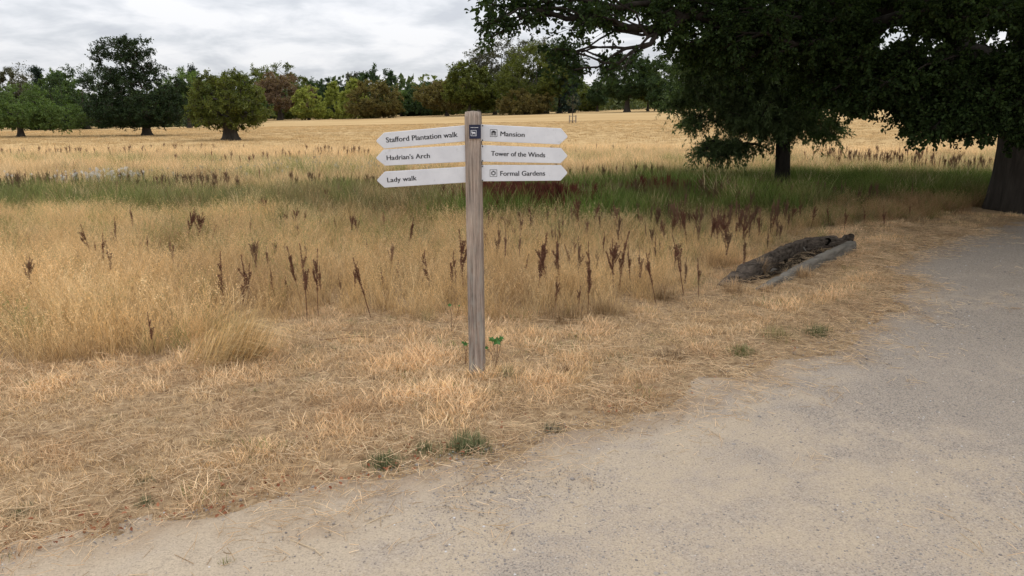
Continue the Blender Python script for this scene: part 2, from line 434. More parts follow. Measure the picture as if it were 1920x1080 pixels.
def clusters_in(env, n, r):
    """env: list of (cx,cy,cz, rx,ry,rz, weight, shape)"""
    out = []; w = np.array([e[6] for e in env], float); w /= w.sum()
    for e, k in zip(env, (w*n).astype(int)+1):
        d = rdir(k, r); q = r.uniform(.45, 1, size=(k, 1))**.6
        p = d*q
        if e[7] == 'cone':
            h = r.uniform(0, 1, k)**1.4; a = r.uniform(0, 2*np.pi, k); rad = (1-h)**.8*np.sqrt(r.uniform(.3, 1, k))
            p = np.stack([rad*np.cos(a), rad*np.sin(a), h*2-1], 1)
        elif e[7] == 'skirt':        # round top, flat bottom
            p[:, 2] = np.where(p[:, 2] < 0, p[:, 2]*.35, p[:, 2])
        out.append(p*np.array(e[3:6])+np.array(e[:3]))
    return np.concatenate(out)
def make_tree(name, label, cat, loc, env, trunk_h, trunk_r, leaf_mat, bark=None, n_cl=90, cl_r=1.0, leaves=60, leaf=.3, aspect=.6, flat=.8,
              group=None, seed=0, twigs=6, droop=0.0, lean=(0, 0), branch_show=True, tip=None, detail=False, extra=None):
    r = np.random.default_rng(seed+101)
    loc = Vector(loc); base = np.array(loc)
    root = thing(name, label, cat, loc, group)
    top = max(e[2]+e[5]*.45 for e in env[:1])
    K = 7
    ts = np.linspace(0, 1, K)
    tr = np.stack([base[0]+lean[0]*ts**1.5+r.normal(size=K)*trunk_r*.12*ts, base[1]+lean[1]*ts**1.5+r.normal(size=K)*trunk_r*.12*ts, base[2]-.1+ts*(top+.1)], 1)
    k0 = max(1, int(np.searchsorted(ts*top, trunk_h)))
    tr[k0, 2] = base[2]+trunk_h
    cl = clusters_in(env, n_cl, r)+base
    if extra is not None: cl = np.concatenate([cl, extra])
    ch, rr = grow(tr, k0, cl, trunk_r*.75, r, tip or trunk_r*.04, up=.12)
    # trunk with a root flare
    TS = 14 if detail else 9; KK = 12
    tt = np.linspace(0, 1, KK); tz = np.interp(tt, ts, tr[:, 2]); txx = np.interp(tt, ts, tr[:, 0]); ty = np.interp(tt, ts, tr[:, 1])
    hz = tz-base[2]
    rad = trunk_r*(1+.75*np.exp(-hz/(trunk_r*1.1)))*np.where(hz < trunk_h, 1, np.clip(1-(hz-trunk_h)/(max(top-trunk_h, .1))*.9, .12, 1))
    v, f = tubes(np.stack([txx, ty, tz], 1)[None], rad[None], TS)
    an = np.arctan2(v[:, 1]-base[1], v[:, 0]-base[0]); ax = np.repeat(np.stack([txx, ty], 1), TS, 0)
    k = 1+.10*np.sin(an*3+seed)*np.exp(-(v[:, 2]-base[2])/trunk_r)+.05*np.sin(an*7+v[:, 2]*2)
    v[:, 0] = ax[:, 0]+(v[:, 0]-ax[:, 0])*k; v[:, 1] = ax[:, 1]+(v[:, 1]-ax[:, 1])*k
    link('trunk', mesh_np('trunk', v, [f], None, True), bark or M_BARKF, root)
    # branches and twigs
    parts = [tubes(ch, rr, 6 if detail else 4)]
    tws = None
    nT = twigs
    td = rdir(len(cl)*nT, r); td[:, 2] = td[:, 2]*flat+.1-droop; td = unit(td)
    crr = cl_r*r.uniform(.6, 1.25, len(cl))
    tl = np.repeat(crr, nT)*r.uniform(.55, 1.1, len(cl)*nT)
    t0 = np.repeat(cl, nT, 0); t1 = t0+td*tl[:, None]+np.array([0, 0, -1])*(droop*.5*tl[:, None])
    tmid = (t0+t1)/2+r.normal(size=t0.shape)*tl[:, None]*.08
    if branch_show:
        rt = np.full((len(t0), 3), (tip or trunk_r*.04)*.55); rt[:, 2] *= .4
        parts.append(tubes(np.stack([t0, tmid, t1], 1), rt, 3))
    v, f = join(parts)
    link('branches', mesh_np('branches', v, [f], None, True), bark or M_BARKF, root, 'stuff')
    # leaves along the twigs
    per = max(1, int(leaves/nT))
    n = len(t0)*per
    u = r.uniform(.15, 1.05, n); ti = np.repeat(np.arange(len(t0)), per)
    b = t0[ti]*(1-u[:, None])+t1[ti]*u[:, None]+4*(tmid[ti]-(t0[ti]+t1[ti])/2)*(u*(1-u))[:, None]
    b = b+r.normal(size=(n, 3))*(np.repeat(crr, nT*per)*.10)[:, None]
    d = unit(td[ti]*.7+rdir(n, r)*1.0+np.array([0, 0, -.25-droop])); nm = unit(rdir(n, r)+np.array([0, 0, .9]))
    L = leaf*r.uniform(.6, 1.3, n)
    v, f = (leaf_quads if detail else leaf_tri2)(b, d, nm, L, L*aspect)
    ct = np.repeat(r.uniform(0, 1, len(cl)), nT*per)
    tint = np.clip(.35*ct+.5*r.uniform(0, 1, n)+.1, 0, 1)
    tint = np.concatenate([tint, tint]) if detail else tint
    link('crown', mesh_np('crown', v, [f], {'tint': ('FACE', tint)}), leaf_mat, root, 'stuff')
    return root

def px_tree(name, label, cat, px, d, w, top, bot, shape, mat, group, seed, trunk_w=None, base_py=None, n_cl=None, dens=1.0, aspect=.7, leafpx=2.6, bark=None, twigs=5, clr=.17, extra_env=None, trunk_frac=None):
    """a tree standing on the ground at distance d; its height and width in metres follow from how large it shows"""
    p = at(px, 200, d); x = p.x; z = float(terrain(x, d)); m = d/FPX*.99
    ztop = at(px, top, d).z-z; zbot = max(.3, at(px, bot, d).z-z)
    H = ztop-zbot; rx = w*m/2
    if shape == 'cone': env = [(0, 0, zbot+H/2, rx, rx, H/2, 1, 'cone')]
    elif shape == 'skirt': env = [(0, 0, zbot+H*.26, rx, rx, H*.74, 1, 'skirt')]
    elif shape == 'ball': env = [(0, 0, zbot+H*.42, rx, rx, H*.58, 1, 'skirt')]
    else: env = [(0, 0, zbot+H/2, rx, rx, H/2, 1, 'round')]
    for (ex, et, eb, ew, wt) in (extra_env or []):
        zt = at(px, et, d).z-z; zb = at(px, eb, d).z-z
        env.append(((ex-px)*m, 0, (zt+zb)/2, ew*m/2, ew*m/2, (zt-zb)/2, wt, 'round'))
    vol = rx*rx*H
    n_cl = n_cl or int(np.clip(70*dens, 30, 260))
    leaf = leafpx*m*1.0
    area = 2*rx*H
    lv = int(np.clip(area*dens*5.2/(leaf*leaf*aspect)/n_cl, 12, 260))
    tr = (trunk_w or max(4, w*.07))*m/2
    return make_tree(name, label, cat, (x, d, z), env, zbot+H*(trunk_frac or .12), tr, mat, bark=bark, n_cl=n_cl, cl_r=max(rx, H/2)*clr*1.5, leaves=lv, leaf=leaf, aspect=aspect, group=group, seed=seed, twigs=twigs)

G = 'trees beyond the dry field'
# left parkland trees in the field
px_tree('oak_tree', 'big dark green oak with ragged domed crown, left of the round olive tree', 'tree', 270, 97, 178, 118, 236, 'skirt', M_HERO, 'trees standing in the field', 1,
        trunk_w=14, n_cl=560, dens=4.2, leafpx=3.0, clr=.105, extra_env=[(243, 66, 118, 104, .20), (240, 95, 160, 110, .22), (322, 140, 205, 66, .10), (205, 135, 225, 90, .14), (262, 180, 238, 184, .5)])
px_tree('round_tree', 'round olive green tree with a thick short flared trunk in the field', 'tree', 428, 76, 138, 132, 238, 'round', M_OLIVE, 'trees standing in the field', 2,
        trunk_w=22, n_cl=420, dens=3.8, leafpx=3.0, clr=.12, extra_env=[(428, 182, 241, 150, .7)])
px_tree('spreading_tree', 'wide low green tree with sprawling lower limbs at the left edge of the field', 'tree', 32, 93, 150, 158, 238, 'skirt', M_MID, 'trees standing in the field', 3,
        trunk_w=10, n_cl=420, dens=3.4, leafpx=3.0, clr=.10, extra_env=[(108, 196, 246, 88, .4), (0, 195, 238, 60, .2), (30, 185, 234, 165, .4)])
FAR = [
 # px, dist, w, top, bottom, shape, mat, label, trunkw, dens
 (20, 190, 70, 120, 235, 'round', M_GREYG, 'pale grey green airy tree behind the spreading tree at the left edge', 5, .8),
 (56, 230, 34, 115, 240, 'round', M_GREYG, 'thin half bare tree left of the small dark conifer', 4, .35),
 (77, 240, 27, 126, 238, 'cone', M_BLUEG, 'small dark pointed conifer near the left edge', 4, 1.3),
 (118, 215, 58, 131, 238, 'round', M_MID, 'mid green rounded tree right of the small dark conifer', 5, 1.1),
 (158, 150, 110, 116, 238, 'round', M_DARK, 'broad dark green tree just behind the left side of the big oak', 9, 1.3),
 (90, 180, 110, 165, 240, 'round', M_MID, 'low broad green tree behind the bright lower boughs of the spreading tree', 6, 1.2),
 (352, 200, 80, 128, 236, 'round', M_MID, 'green tree filling the gap between the big oak and the round tree', 6, 1.2),
 (366, 260, 22, 126, 230, 'cone', M_BLUEG, 'narrow dark conifer top above the left shoulder of the round tree', 4, 1.2),
 (440, 290, 90, 132, 225, 'round', M_DARK, 'dark tree directly behind the round olive tree', 6, 1.2),
 (524, 215, 94, 133, 226, 'round', M_RUSSET, 'russet brown tree right of the round olive tree', 8, 1.3),
 (528, 275, 104, 114, 222, 'round', M_OLIVE, 'tall olive domed tree behind the russet tree', 7, 1.2),
 (578, 240, 44, 158, 220, 'round', M_YELLOW, 'small yellow green conical tree right of the russet tree', 4, 1.4),
 (626, 245, 46, 155, 220, 'cone', M_YELLOW, 'yellow green pointed tree, second of the row right of the russet tree', 4, 1.5),
 (664, 240, 58, 150, 219, 'cone', M_YELLOW, 'taller yellow green tree next to the orange brown tree', 4, 1.4),
 (704, 235, 76, 141, 219, 'round', M_ORANGE, 'orange brown round tree left of the fingerpost', 6, 1.4),
 (706, 320, 74, 127, 212, 'round', M_DARK, 'dark domed tree behind the orange brown tree', 5, 1.2),
 (612, 330, 66, 143, 214, 'round', M_DARK, 'dark tree behind the yellow green row', 5, 1.2),
 (668, 330, 36, 134, 214, 'round', M_GREYG, 'grey green treetop above the yellow green row', 4, 1.0),
 (752, 270, 44, 166, 217, 'round', M_MID, 'low green tree right of the orange brown tree', 4, 1.3),
 (793, 300, 68, 152, 216, 'round', M_DARK, 'dark blue green tree beyond the left finger boards', 5, 1.3),
 (775, 330, 64, 156, 214, 'round', M_DARK, 'dark tree behind the low green tree', 5, 1.2),
 (838, 250, 84, 150, 212, 'round', M_ORANGE, 'wide orange brown tree just left of the post top', 6, 1.3),
 (838, 330, 50, 142, 212, 'round', M_OLIVE, 'olive treetop behind the wide orange brown tree', 4, 1.0),
 (880, 245, 70, 112, 211, 'dense', M_OLIVE, 'dark olive tree rising behind the post top', 7, 1.4),
 (898, 270, 60, 80, 190, 'round', M_GREYG, 'tall sparse half bare tree above the post top', 6, .8),
 (941, 262, 66, 66, 190, 'round', M_GREYG, 'tallest sparse half bare tree right of the post top', 7, .8),
 (1000, 262, 80, 60, 190, 'round', M_GREYG, 'sparse grey green tree partly behind the hanging oak sprays', 6, 1.0),
 (928, 235, 70, 160, 211, 'round', M_OLIVE, 'low dark olive tree with two visible trunks right of the post', 6, 1.3),
 (1006, 232, 104, 82, 209, 'dense', M_OLIVE, 'large brownish olive tree in the clump right of the post', 7, 1.4),
 (983, 215, 78, 165, 208, 'round', M_ORANGE, 'low orange tinted tree in front of the large olive tree', 5, 1.3),
 (1050, 228, 72, 68, 209, 'dense', M_DARK, 'tall dark green tree at the right end of the clump', 7, 1.5),
 (1068, 235, 36, 120, 207, 'cone', M_BLUEG, 'dark conifer at the right edge of the clump', 4, 1.4),
 (1100, 420, 56, 158, 201, 'round', M_OLIVE, 'low distant tree in the gap right of the clump', 5, 1.2),
 (1120, 330, 34, 144, 201, 'round', M_DARK, 'small dark tree in the gap left of the dark broad tree', 4, 1.3),
 (1176, 200, 100, 92, 202, 'dense', M_DARK, 'broad dark green tree standing beyond the hanging oak sprays', 9, 1.6),
 (1246, 225, 62, 92, 203, 'round', M_DARK, 'dark tree just left of the small near tree', 5, 1.4),
 (1215, 240, 50, 120, 203, 'round', M_OLIVE, 'olive tree between the two dark trees beyond the oak sprays', 4, 1.2),
 (1310, 240, 90, 90, 203, 'round', M_DARK, 'dark tree mostly behind the small near tree', 6, 1.2),
 (1400, 250, 110, 90, 202, 'round', M_DARK, 'distant dark tree behind the middle of the small near tree', 6, 1.2),
 (1500, 260, 120, 80, 201, 'round', M_OLIVE, 'distant olive tree behind the right side of the small near tree', 6, 1.2),
 (1620, 260, 120, 70, 200, 'round', M_DARK, 'distant dark tree seen through the gap between near trees', 6, 1.3),
 (1740, 265, 130, 80, 200, 'round', M_DARK, 'distant dark tree behind the low oak boughs', 6, 1.3),
 (1870, 270, 130, 70, 200, 'round', M_DARK, 'distant dark tree behind the big oak trunk', 6, 1.2),
]
BASE_PX = [-400, 0, 350, 430, 500, 800, 1080, 1250, 1920, 2400]; BASE_ROW = [243, 241, 239, 233, 224, 216.5, 209.5, 206, 203, 202]
def belt_d(px, k=0.0): return float(ground(px, float(np.interp(px, BASE_PX, BASE_ROW))+k).y)
for i, (px, d, w, top, bot, sh, mt, lab, tw, dn) in enumerate(FAR):
    d0 = belt_d(px, 2.0+(i % 3)*.5); front = d <= 250
    if not front: d0 *= 1.10+.05*(i % 3)
    d = d0; bot = float(np.interp(px, BASE_PX, BASE_ROW))-1.0
    half = 'half bare' in lab or 'sparse' in lab
    nm = 'conifer_tree' if sh == 'cone' and 'conifer' in lab else ('sparse_tree' if half else 'broadleaf_tree')
    if sh == 'dense': dn *= 1.5; sh = 'ball'
    if sh == 'round' and not half: sh = 'skirt' if i % 3 else 'ball'
    px_tree(nm, lab, 'tree', px, d, w*(1.38 if px < 1040 else 1.08), top+2, bot, sh, mt, G, 20+i, trunk_w=tw, n_cl=int(60+50*dn), dens=dn*(3.2 if not half else 1), leafpx=2.5, clr=.15, trunk_frac=.05 if not half else .15,
            bark=M_BARKP if half else None)
# far wood that closes the horizon behind the separate trees
def far_wood():
    r = np.random.default_rng(5); xs = []
    for k in range(900):
        px = r.uniform(-500, 2500); m = belt_d(px, -.4)*r.uniform(1.02, 1.35)
        x = (px-960)/FPX*m*.985; h = m/FPX*r.uniform(14, 66)*(1 if px < 1000 else .75)
        xs.append((x, m, float(terrain(x, m))+h*r.uniform(.25, .7), h*.55))
    xs = np.array(xs); k = 110
    c = np.repeat(xs[:, :3], k, 0); rad = np.repeat(xs[:, 3], k); n = len(c)
    b = c+rdir(n, r)*(rad*r.uniform(.5, 1, n)**.5)[:, None]*np.array([1.5, 1.2, .95])
    L = rad*r.uniform(.22, .42, n)
    v, f = leaf_tri2(b, rdir(n, r), unit(rdir(n, r)+np.array([0, 0, .6])), L, L*.8)
    o = link('far_wood', mesh_np('far_wood', v, [f], {'tint': ('FACE', np.clip(np.repeat(r.uniform(0, 1, len(xs))**1.5, k)*.65+r.uniform(0, .35, n), 0, 1))}), mat_leaf('far_wood_leaves', (.028, .045, .020), (.16, .18, .065), .3), kind='stuff')
    tag(o, 'distant dark wood closing the horizon behind the parkland trees', 'wood')
far_wood()

# the near oak: its crown reaches over the right half of the view
def near_oak():
    r = np.random.default_rng(77)
    b = ground(1932, 394); bx, by, bz = b
    pts = []
    def lump(px, py, y, rx, ry, rz, n):
        c = np.array(at(px, py, y)); q = rdir(n, r)*(r.uniform(0, 1, (n, 1))**.45)*np.array([rx, ry, rz])
        pts.append(c+q)
    # low boughs, each where it hangs
    lump(955, 2, 9.6, .26, .5, .22, 5); lump(930, 40, 9.3, .07, .2, .10, 2)
    lump(1010, 8, 9.8, .3, .5, .16, 6); lump(1075, 25, 10.0, .35, .5, .22, 9); lump(1050, 62, 10.0, .18, .3, .14, 3)
    lump(1130, 40, 10.2, .45, .6, .34, 12); lump(1100, 105, 10.1, .25, .4, .22, 5); lump(1078, 125, 10.0, .05, .1, .06, 1); lump(1160, 110, 10.2, .2, .4, .22, 5)
    lump(1052, 100, 9.9, .14, .3, .12, 2); lump(1125, 140, 10.1, .16, .3, .08, 3); lump(1165, 150, 10.2, .14, .3, .08, 2); lump(925, 72, 9.3, .02, .1, .04, 1); lump(985, 45, 9.6, .2, .3, .08, 2)
    lump(1215, 45, 10.6, .45, .7, .40, 14); lump(1225, 100, 10.8, .25, .4, .14, 3)
    lump(1300, 50, 11, .6, .9, .5, 22); lump(1390, 60, 11.2, .7, .9, .55, 26); lump(1480, 60, 11.5, .7, 1, .6, 28)
    lump(1560, 90, 11.5, .6, 1, .7, 28); lump(1600, 165, 11.5, .35, .8, .38, 16); lump(1560, 170, 11.6, .5, .8, .4, 16)
    lump(1650, 120, 11.3, .5, .9, .50, 24); lump(1660, 172, 11.2, .28, .6, .16, 9)
    lump(1740, 150, 11, .6, .9, .50, 26); lump(1770, 190, 10.8, .42, .6, .34, 26); lump(1755, 228, 10.6, .24, .4, .12, 8); lump(1818, 218, 10.6, .26, .5, .22, 16)
    lump(1850, 150, 10.6, .6, .8, .65, 28); lump(1885, 195, 10.3, .4, .4, .28, 18); lump(1930, 120, 10.2, .5, .7, .8, 30); lump(1700, 30, 11.2, .8, 1, .4, 24); lump(1820, 10, 10.6, .8, 1, .28, 20)
    lump(1980, 200, 10.4, .6, .8, .5, 20); lump(2120, 150, 11, 1.2, 1.2, .8, 30)
    lump(1620, 40, 13.5, 1.2, 1.2, .9, 26); lump(1800, 130, 15, 1.4, 1.2, .7, 26); lump(1450, 60, 14, 1.2, 1, .6, 22)
    low = np.concatenate(pts)
    # the dome above and around
    n = 560; a = r.uniform(0, 2*np.pi, n); q = np.sqrt(r.uniform(.03, 1, n)); R = 9.3
    zt = 12.5*np.sqrt(1-(q*.93)**2)
    zz = bz+4.0+r.uniform(.0, 1, n)**.6*(zt-1.0)*np.where(q > .8, .7, 1)
    dome = np.stack([bx+q*R*np.cos(a), by+q*R*np.sin(a), zz], 1)
    # skirt of foliage on the far and right side, and overhead
    n = 300; a = r.uniform(-1.2, 1.9, n); q = r.uniform(.35, .95, n)
    sk = np.stack([bx+q*R*np.cos(a), by+q*R*np.sin(a), bz+r.uniform(2.4, 4.2, n)], 1)
    n = 130; a = r.uniform(1.9, 4.2, n); q = r.uniform(.2, .98, n)
    ov = np.stack([bx+q*R*np.cos(a), by+q*R*np.sin(a), bz+r.uniform(3.5, 4.6, n)], 1)
    dist = np.hypot(ov[:, 0], ov[:, 1]); ov = ov[dist > 4.5]
    dist = np.hypot(dome[:, 0], dome[:, 1]); dome = dome[dist > 3]
    root = thing('oak_tree', 'massive dark oak at the right edge with low boughs spreading left', 'tree', (bx, by, bz))
    TH = 3.0; tr = np.array([[bx, by, bz-.1], [bx-.02, by, bz+1], [bx-.05, by, bz+2.0], [bx, by, bz+2.8], [bx+.1, by+.1, bz+4.5], [bx, by+.2, bz+6.5], [bx-.1, by, bz+9]])
    # the main limbs that show: way points that the finer branches then start from
    lim = [at(1780, 95, 11.8), at(1640, 100, 11.6), at(1500, 112, 11.4), at(1380, 72, 11.2), at(1280, 40, 10.9), at(1222, 28, 10.7), at(1205, 66, 10.5), at(1150, 55, 10.3), at(1090, 98, 10.2), at(1135, 132, 10.2), at(1000, 14, 9.8),
           at(1720, 160, 11.2), at(1600, 190, 11.5)]
    lim = np.array([list(p) for p in lim])
    # real holes in the foliage through which the sky shows
    def holes(c, f=1.0):
        d = c-np.array([0, 0, EYE]); fw = d[:, 1]*cP-d[:, 2]*sP; up = d[:, 1]*sP+d[:, 2]*cP
        px = 960+FPX*d[:, 0]/fw; py = 540-FPX*up/fw; k = np.ones(len(c), bool)
        for hx, hy, ha, hb in ((1785, 70, 27, 20), (1865, 88, 17, 13), (1690, 62, 20, 17), (1650, 82, 15, 14), (1182, 66, 34, 24), (1122, 162, 52, 26), (1245, 150, 20, 30), (1018, 62, 36, 18), (1105, 84, 24, 12), (1222, 84, 20, 12), (1058, 30, 12, 10), (1672, 15, 14, 12)):
            k &= ((px-hx)/(ha*f+14))**2+((py-hy)/(hb*f+14))**2 > 1
        return k | (fw < 1)
    low = low[holes(low)]; sk = sk[holes(sk, 1.3)]; ov = ov[holes(ov, 1.3)]; dome = dome[holes(dome, 1.6)]
    allc = np.concatenate([low, sk, ov, dome])
    tg = np.concatenate([lim, allc])
    ch, rr = grow(tr, 2, tg, .50, r, .012, up=.10)
    rr = np.minimum(rr, .26)
    v1 = tubes(ch, rr, 7)
    # trunk
    KK = 16; zt = np.linspace(0, 1, KK)**1.3*9.1; TS = 28
    rad = .56*(1+.24*np.exp(-zt/.5)+.05*np.exp(-((zt-2.6)/1.0)**2))*np.where(zt > 2.9, np.clip(1-(zt-2.9)/7, .1, 1), 1)
    tx = np.interp(zt, tr[:, 2]-bz+.1, tr[:, 0]); ty = np.interp(zt, tr[:, 2]-bz+.1, tr[:, 1])
    v, f = tubes(np.stack([tx, ty, zt+bz-.1], 1)[None], rad[None], TS)
    an = np.arctan2(v[:, 1]-by, v[:, 0]-bx); ax = np.repeat(np.stack([tx, ty], 1), TS, 0); hz = v[:, 2]-bz
    k = 1+.10*np.sin(an*5+.6)*np.exp(-np.maximum(hz, 0)/.5)+.025*np.sin(an*11+hz*1.5)+.02*np.sin(an*4-hz*2)
    v[:, 0] = ax[:, 0]+(v[:, 0]-ax[:, 0])*k; v[:, 1] = ax[:, 1]+(v[:, 1]-ax[:, 1])*k
    link('trunk', mesh_np('trunk', v, [f], None, True), M_BARK, root)
    vt, ft, tint = [], [], []
    parts = [v1]
    lac = low[:, 0]/low[:, 1] < (1235-960)/FPX
    for (cl, crad, nT, per, leaf, thin) in ((low[lac], .30, 7, 19, .054, .0032), (low[~lac], .34, 12, 30, .054, .0032), (np.concatenate([sk, ov]), .55, 8, 14, .12, .005), (dome, .95, 7, 10, .26, .008)):
        td = rdir(len(cl)*nT, r); td[:, 2] = td[:, 2]*.75-.12; td = unit(td)
        tl = np.repeat(crad*r.uniform(.6, 1.2, len(cl)), nT)*r.uniform(.5, 1.15, len(cl)*nT)
        t0 = np.repeat(cl, nT, 0); t1 = t0+td*tl[:, None]+np.array([0, 0, -.12])*tl[:, None]
        tm = (t0+t1)/2+r.normal(size=t0.shape)*tl[:, None]*.09
        rt = np.full((len(t0), 3), thin); rt[:, 2] *= .35
        parts.append(tubes(np.stack([t0, tm, t1], 1), rt, 3))
        n = len(t0)*per; ti = np.repeat(np.arange(len(t0)), per); u = r.uniform(.2, 1.04, n)**.8
        p = t0[ti]*(1-u[:, None])+t1[ti]*u[:, None]+4*(tm[ti]-(t0[ti]+t1[ti])/2)*(u*(1-u))[:, None]+r.normal(size=(n, 3))*leaf*.35
        d = unit(td[ti]*.8+rdir(n, r)+np.array([0, 0, -.15])); nm = unit(rdir(n, r)*.8+np.array([0, 0, .9]))
        L = leaf*r.uniform(.6, 1.25, n)
        v, f = leaf_quads(p, d, nm, L, L*.62)
        t = np.clip(.3*np.repeat(r.uniform(0, 1, len(cl)), nT*per)+.65*r.uniform(0, 1, n), 0, 1)
        link('foliage', mesh_np('foliage', v, [f], {'tint': ('FACE', np.concatenate([t, t]))}), M_OAK, root, 'stuff')
    v, f = join(parts)
    link('branches', mesh_np('branches', v, [f], None, True), M_BARK, root, 'stuff')
near_oak()

def small_tree():
    r = np.random.default_rng(12)
    b = ground(1466, 350); Y = b.y; m = Y/FPX
    pts = []
    def lump(px, py, dy, rx, ry, rz, n):
        c = np.array(at(px, py, Y+dy)); pts.append(c+rdir(n, r)*(r.uniform(0, 1, (n, 1))**.4)*np.array([rx, ry, rz]))
    lump(1430, 110, 0, 1.5, 1.4, .85, 110); lump(1440, 180, 0, 1.5, 1.4, .58, 130); lump(1440, 222, 0, 1.45, 1.2, .36, 110)
    lump(1320, 150, 0, .5, .8, .6, 30); lump(1290, 120, -.3, .35, .6, .42, 18); lump(1350, 118, -.6, .45, .6, .40, 22); lump(1275, 185, 0, .18, .4, .3, 10); lump(1300, 225, 0, .18, .5, .22, 10); lump(1345, 268, 0, .45, .6, .10, 20); lump(1318, 283, -.2, .12, .2, .06, 4)
    lump(1550, 240, 0, .25, .6, .28, 12); lump(1390, 275, 0, .5, .7, .08, 16)
    cl = np.concatenate(pts)
    root = thing('small_tree', 'small drooping tree with one slim dark trunk in the green band', 'tree', b)
    bx, by, bz = b
    tr = np.array([[bx, by, bz-.1], [bx-.02, by, bz+.5], [bx-.05, by, bz+.95], [bx-.1, by, bz+1.7], [bx-.2, by, bz+2.6], [bx-.2, by, bz+3.4]])
    ch, rr = grow(tr, 2, cl, .13, r, .008, up=.15); rr = np.minimum(rr, .11)
    KK = 14; zt = np.linspace(0, 1, KK)*3.45
    rad = .165*(1+.45*np.exp(-zt/.18))*np.clip(1-(zt-1.0)/2.8, .1, 1)
    tx = np.interp(zt, tr[:, 2]-bz+.1, tr[:, 0])
    v, f = tubes(np.stack([tx, np.full(KK, by), zt+bz-.1], 1)[None], rad[None], 14)
    link('trunk', mesh_np('trunk', v, [f], None, True), M_BARK, root)
    nT = 9; td = rdir(len(cl)*nT, r); td[:, 2] = td[:, 2]*.6-.1; td = unit(td)
    tl = r.uniform(.16, .5, len(cl)*nT); t0 = np.repeat(cl, nT, 0); t1 = t0+td*tl[:, None]; t1[:, 2] -= tl*.45; tm = (t0+t1)/2; tm[:, 2] += tl*.13
    rt = np.full((len(t0), 3), .003); rt[:, 2] = .0015
    v, f = join([tubes(ch, rr, 6), tubes(np.stack([t0, tm, t1], 1), rt, 3)])
    link('branches', mesh_np('branches', v, [f], None, True), M_BARK, root, 'stuff')
    per = 26; n = len(t0)*per; ti = np.repeat(np.arange(len(t0)), per); u = r.uniform(.1, 1.03, n)
    p = ((1-u)**2)[:, None]*t0[ti]+(2*u*(1-u))[:, None]*tm[ti]+(u*u)[:, None]*t1[ti]
    d = unit(td[ti]*.6+rdir(n, r)*.8+np.array([0, 0, -.5])); nm = unit(rdir(n, r)+np.array([0, 0, .5]))
    L = r.uniform(.05, .105, n)
    v, f = leaf_tri2(p, d, nm, L, L*.3)
    t = np.clip(.45*np.repeat(r.uniform(0, 1, len(cl)), nT*per)+.5*r.uniform(0, 1, n), 0, 1)
    link('foliage', mesh_np('foliage', v, [f], {'tint': ('FACE', t)}), M_WILLOW, root, 'stuff')
small_tree()

# ------------------------------------------------------------------ grass
def tuft(name, n, radius, h, hv, width, lean, droop, seed, panicle=0.0, seg=3, matted=0.0, mat=None):
    r = np.random.default_rng(seed)
    a = r.uniform(0, 2*np.pi, n); q = np.sqrt(r.uniform(0, 1, n))*radius
    base = np.stack([q*np.cos(a), q*np.sin(a), np.full(n, -.01)], 1)
    az = r.uniform(0, 2*np.pi, n)
    hh = h*r.uniform(1-hv, 1+hv*.5, n); ln = np.abs(r.normal(0, 1, n))*lean+lean*.3
    if matted: ln = ln+matted*r.uniform(.3, 1.2, n)
    dirh = np.stack([np.cos(az), np.sin(az), np.zeros(n)], 1)
    wv = np.stack([-np.sin(az+r.normal(0, .8, n)), np.cos(az+r.normal(0, .8, n)), np.zeros(n)], 1)
    rings = []; hs = []
    for k in range(seg+1):
        t = k/seg
        el = np.cos(np.minimum(ln, 1.45)); c = base+dirh*(hh*(np.sin(np.minimum(ln, 1.45))*t+droop*t**2.2))[:, None]
        c[:, 2] += hh*(el*t-droop*.35*t**3)
        w = width*r.uniform(.7, 1.3, n)*(1-t)**.7*.5 if k < seg else None
        if k < seg: rings += [c-wv*w[:, None], c+wv*w[:, None]]; hs += [t, t]
        else: rings.append(c); hs.append(1.0); tipc = c
        if k == seg-1: prev = c
    V = np.stack(rings, 1); nv = V.shape[1]
    i = np.arange(n)[:, None]*nv
    F4 = [i+np.array([[2*k, 2*k+1, 2*k+3, 2*k+2]]) for k in range(seg-1)]
    F3 = i+np.array([[2*seg-2, 2*seg-1, 2*seg]])
    v = V.reshape(-1, 3); h_ = np.tile(np.array(hs), n); rn = np.repeat(r.uniform(0, 1, n), nv)
    faces = [np.concatenate(F4), F3] if F4 else [F3]
    if panicle:
        m = int(n*panicle); k = 9; sel = r.choice(n, m, replace=False)
        ti = np.repeat(sel, k); u = r.uniform(.1, 1.05, m*k)[:, None]
        p = prev[ti]*(1-u)+tipc[ti]*u+r.normal(size=(m*k, 3))*.007
        d = unit(unit(tipc[ti]-prev[ti])+rdir(m*k, r)*.6); L = r.uniform(.008, .018, m*k)*(h/.4)**.5
        pv, pf = leaf_tri2(p, d, rdir(m*k, r), L, L*.35)
        faces[0] = np.concatenate([faces[0], pf+len(v)])
        v = np.concatenate([v, pv]); h_ = np.concatenate([h_, np.ones(len(pv))]); rn = np.concatenate([rn, np.repeat(r.uniform(.5, 1, len(pf)), 4)])
    me = mesh_np(name, v, faces, {'h': ('POINT', h_), 'rnd': ('POINT', rn)})
    me.materials.append(mat or M_BLADE); return me

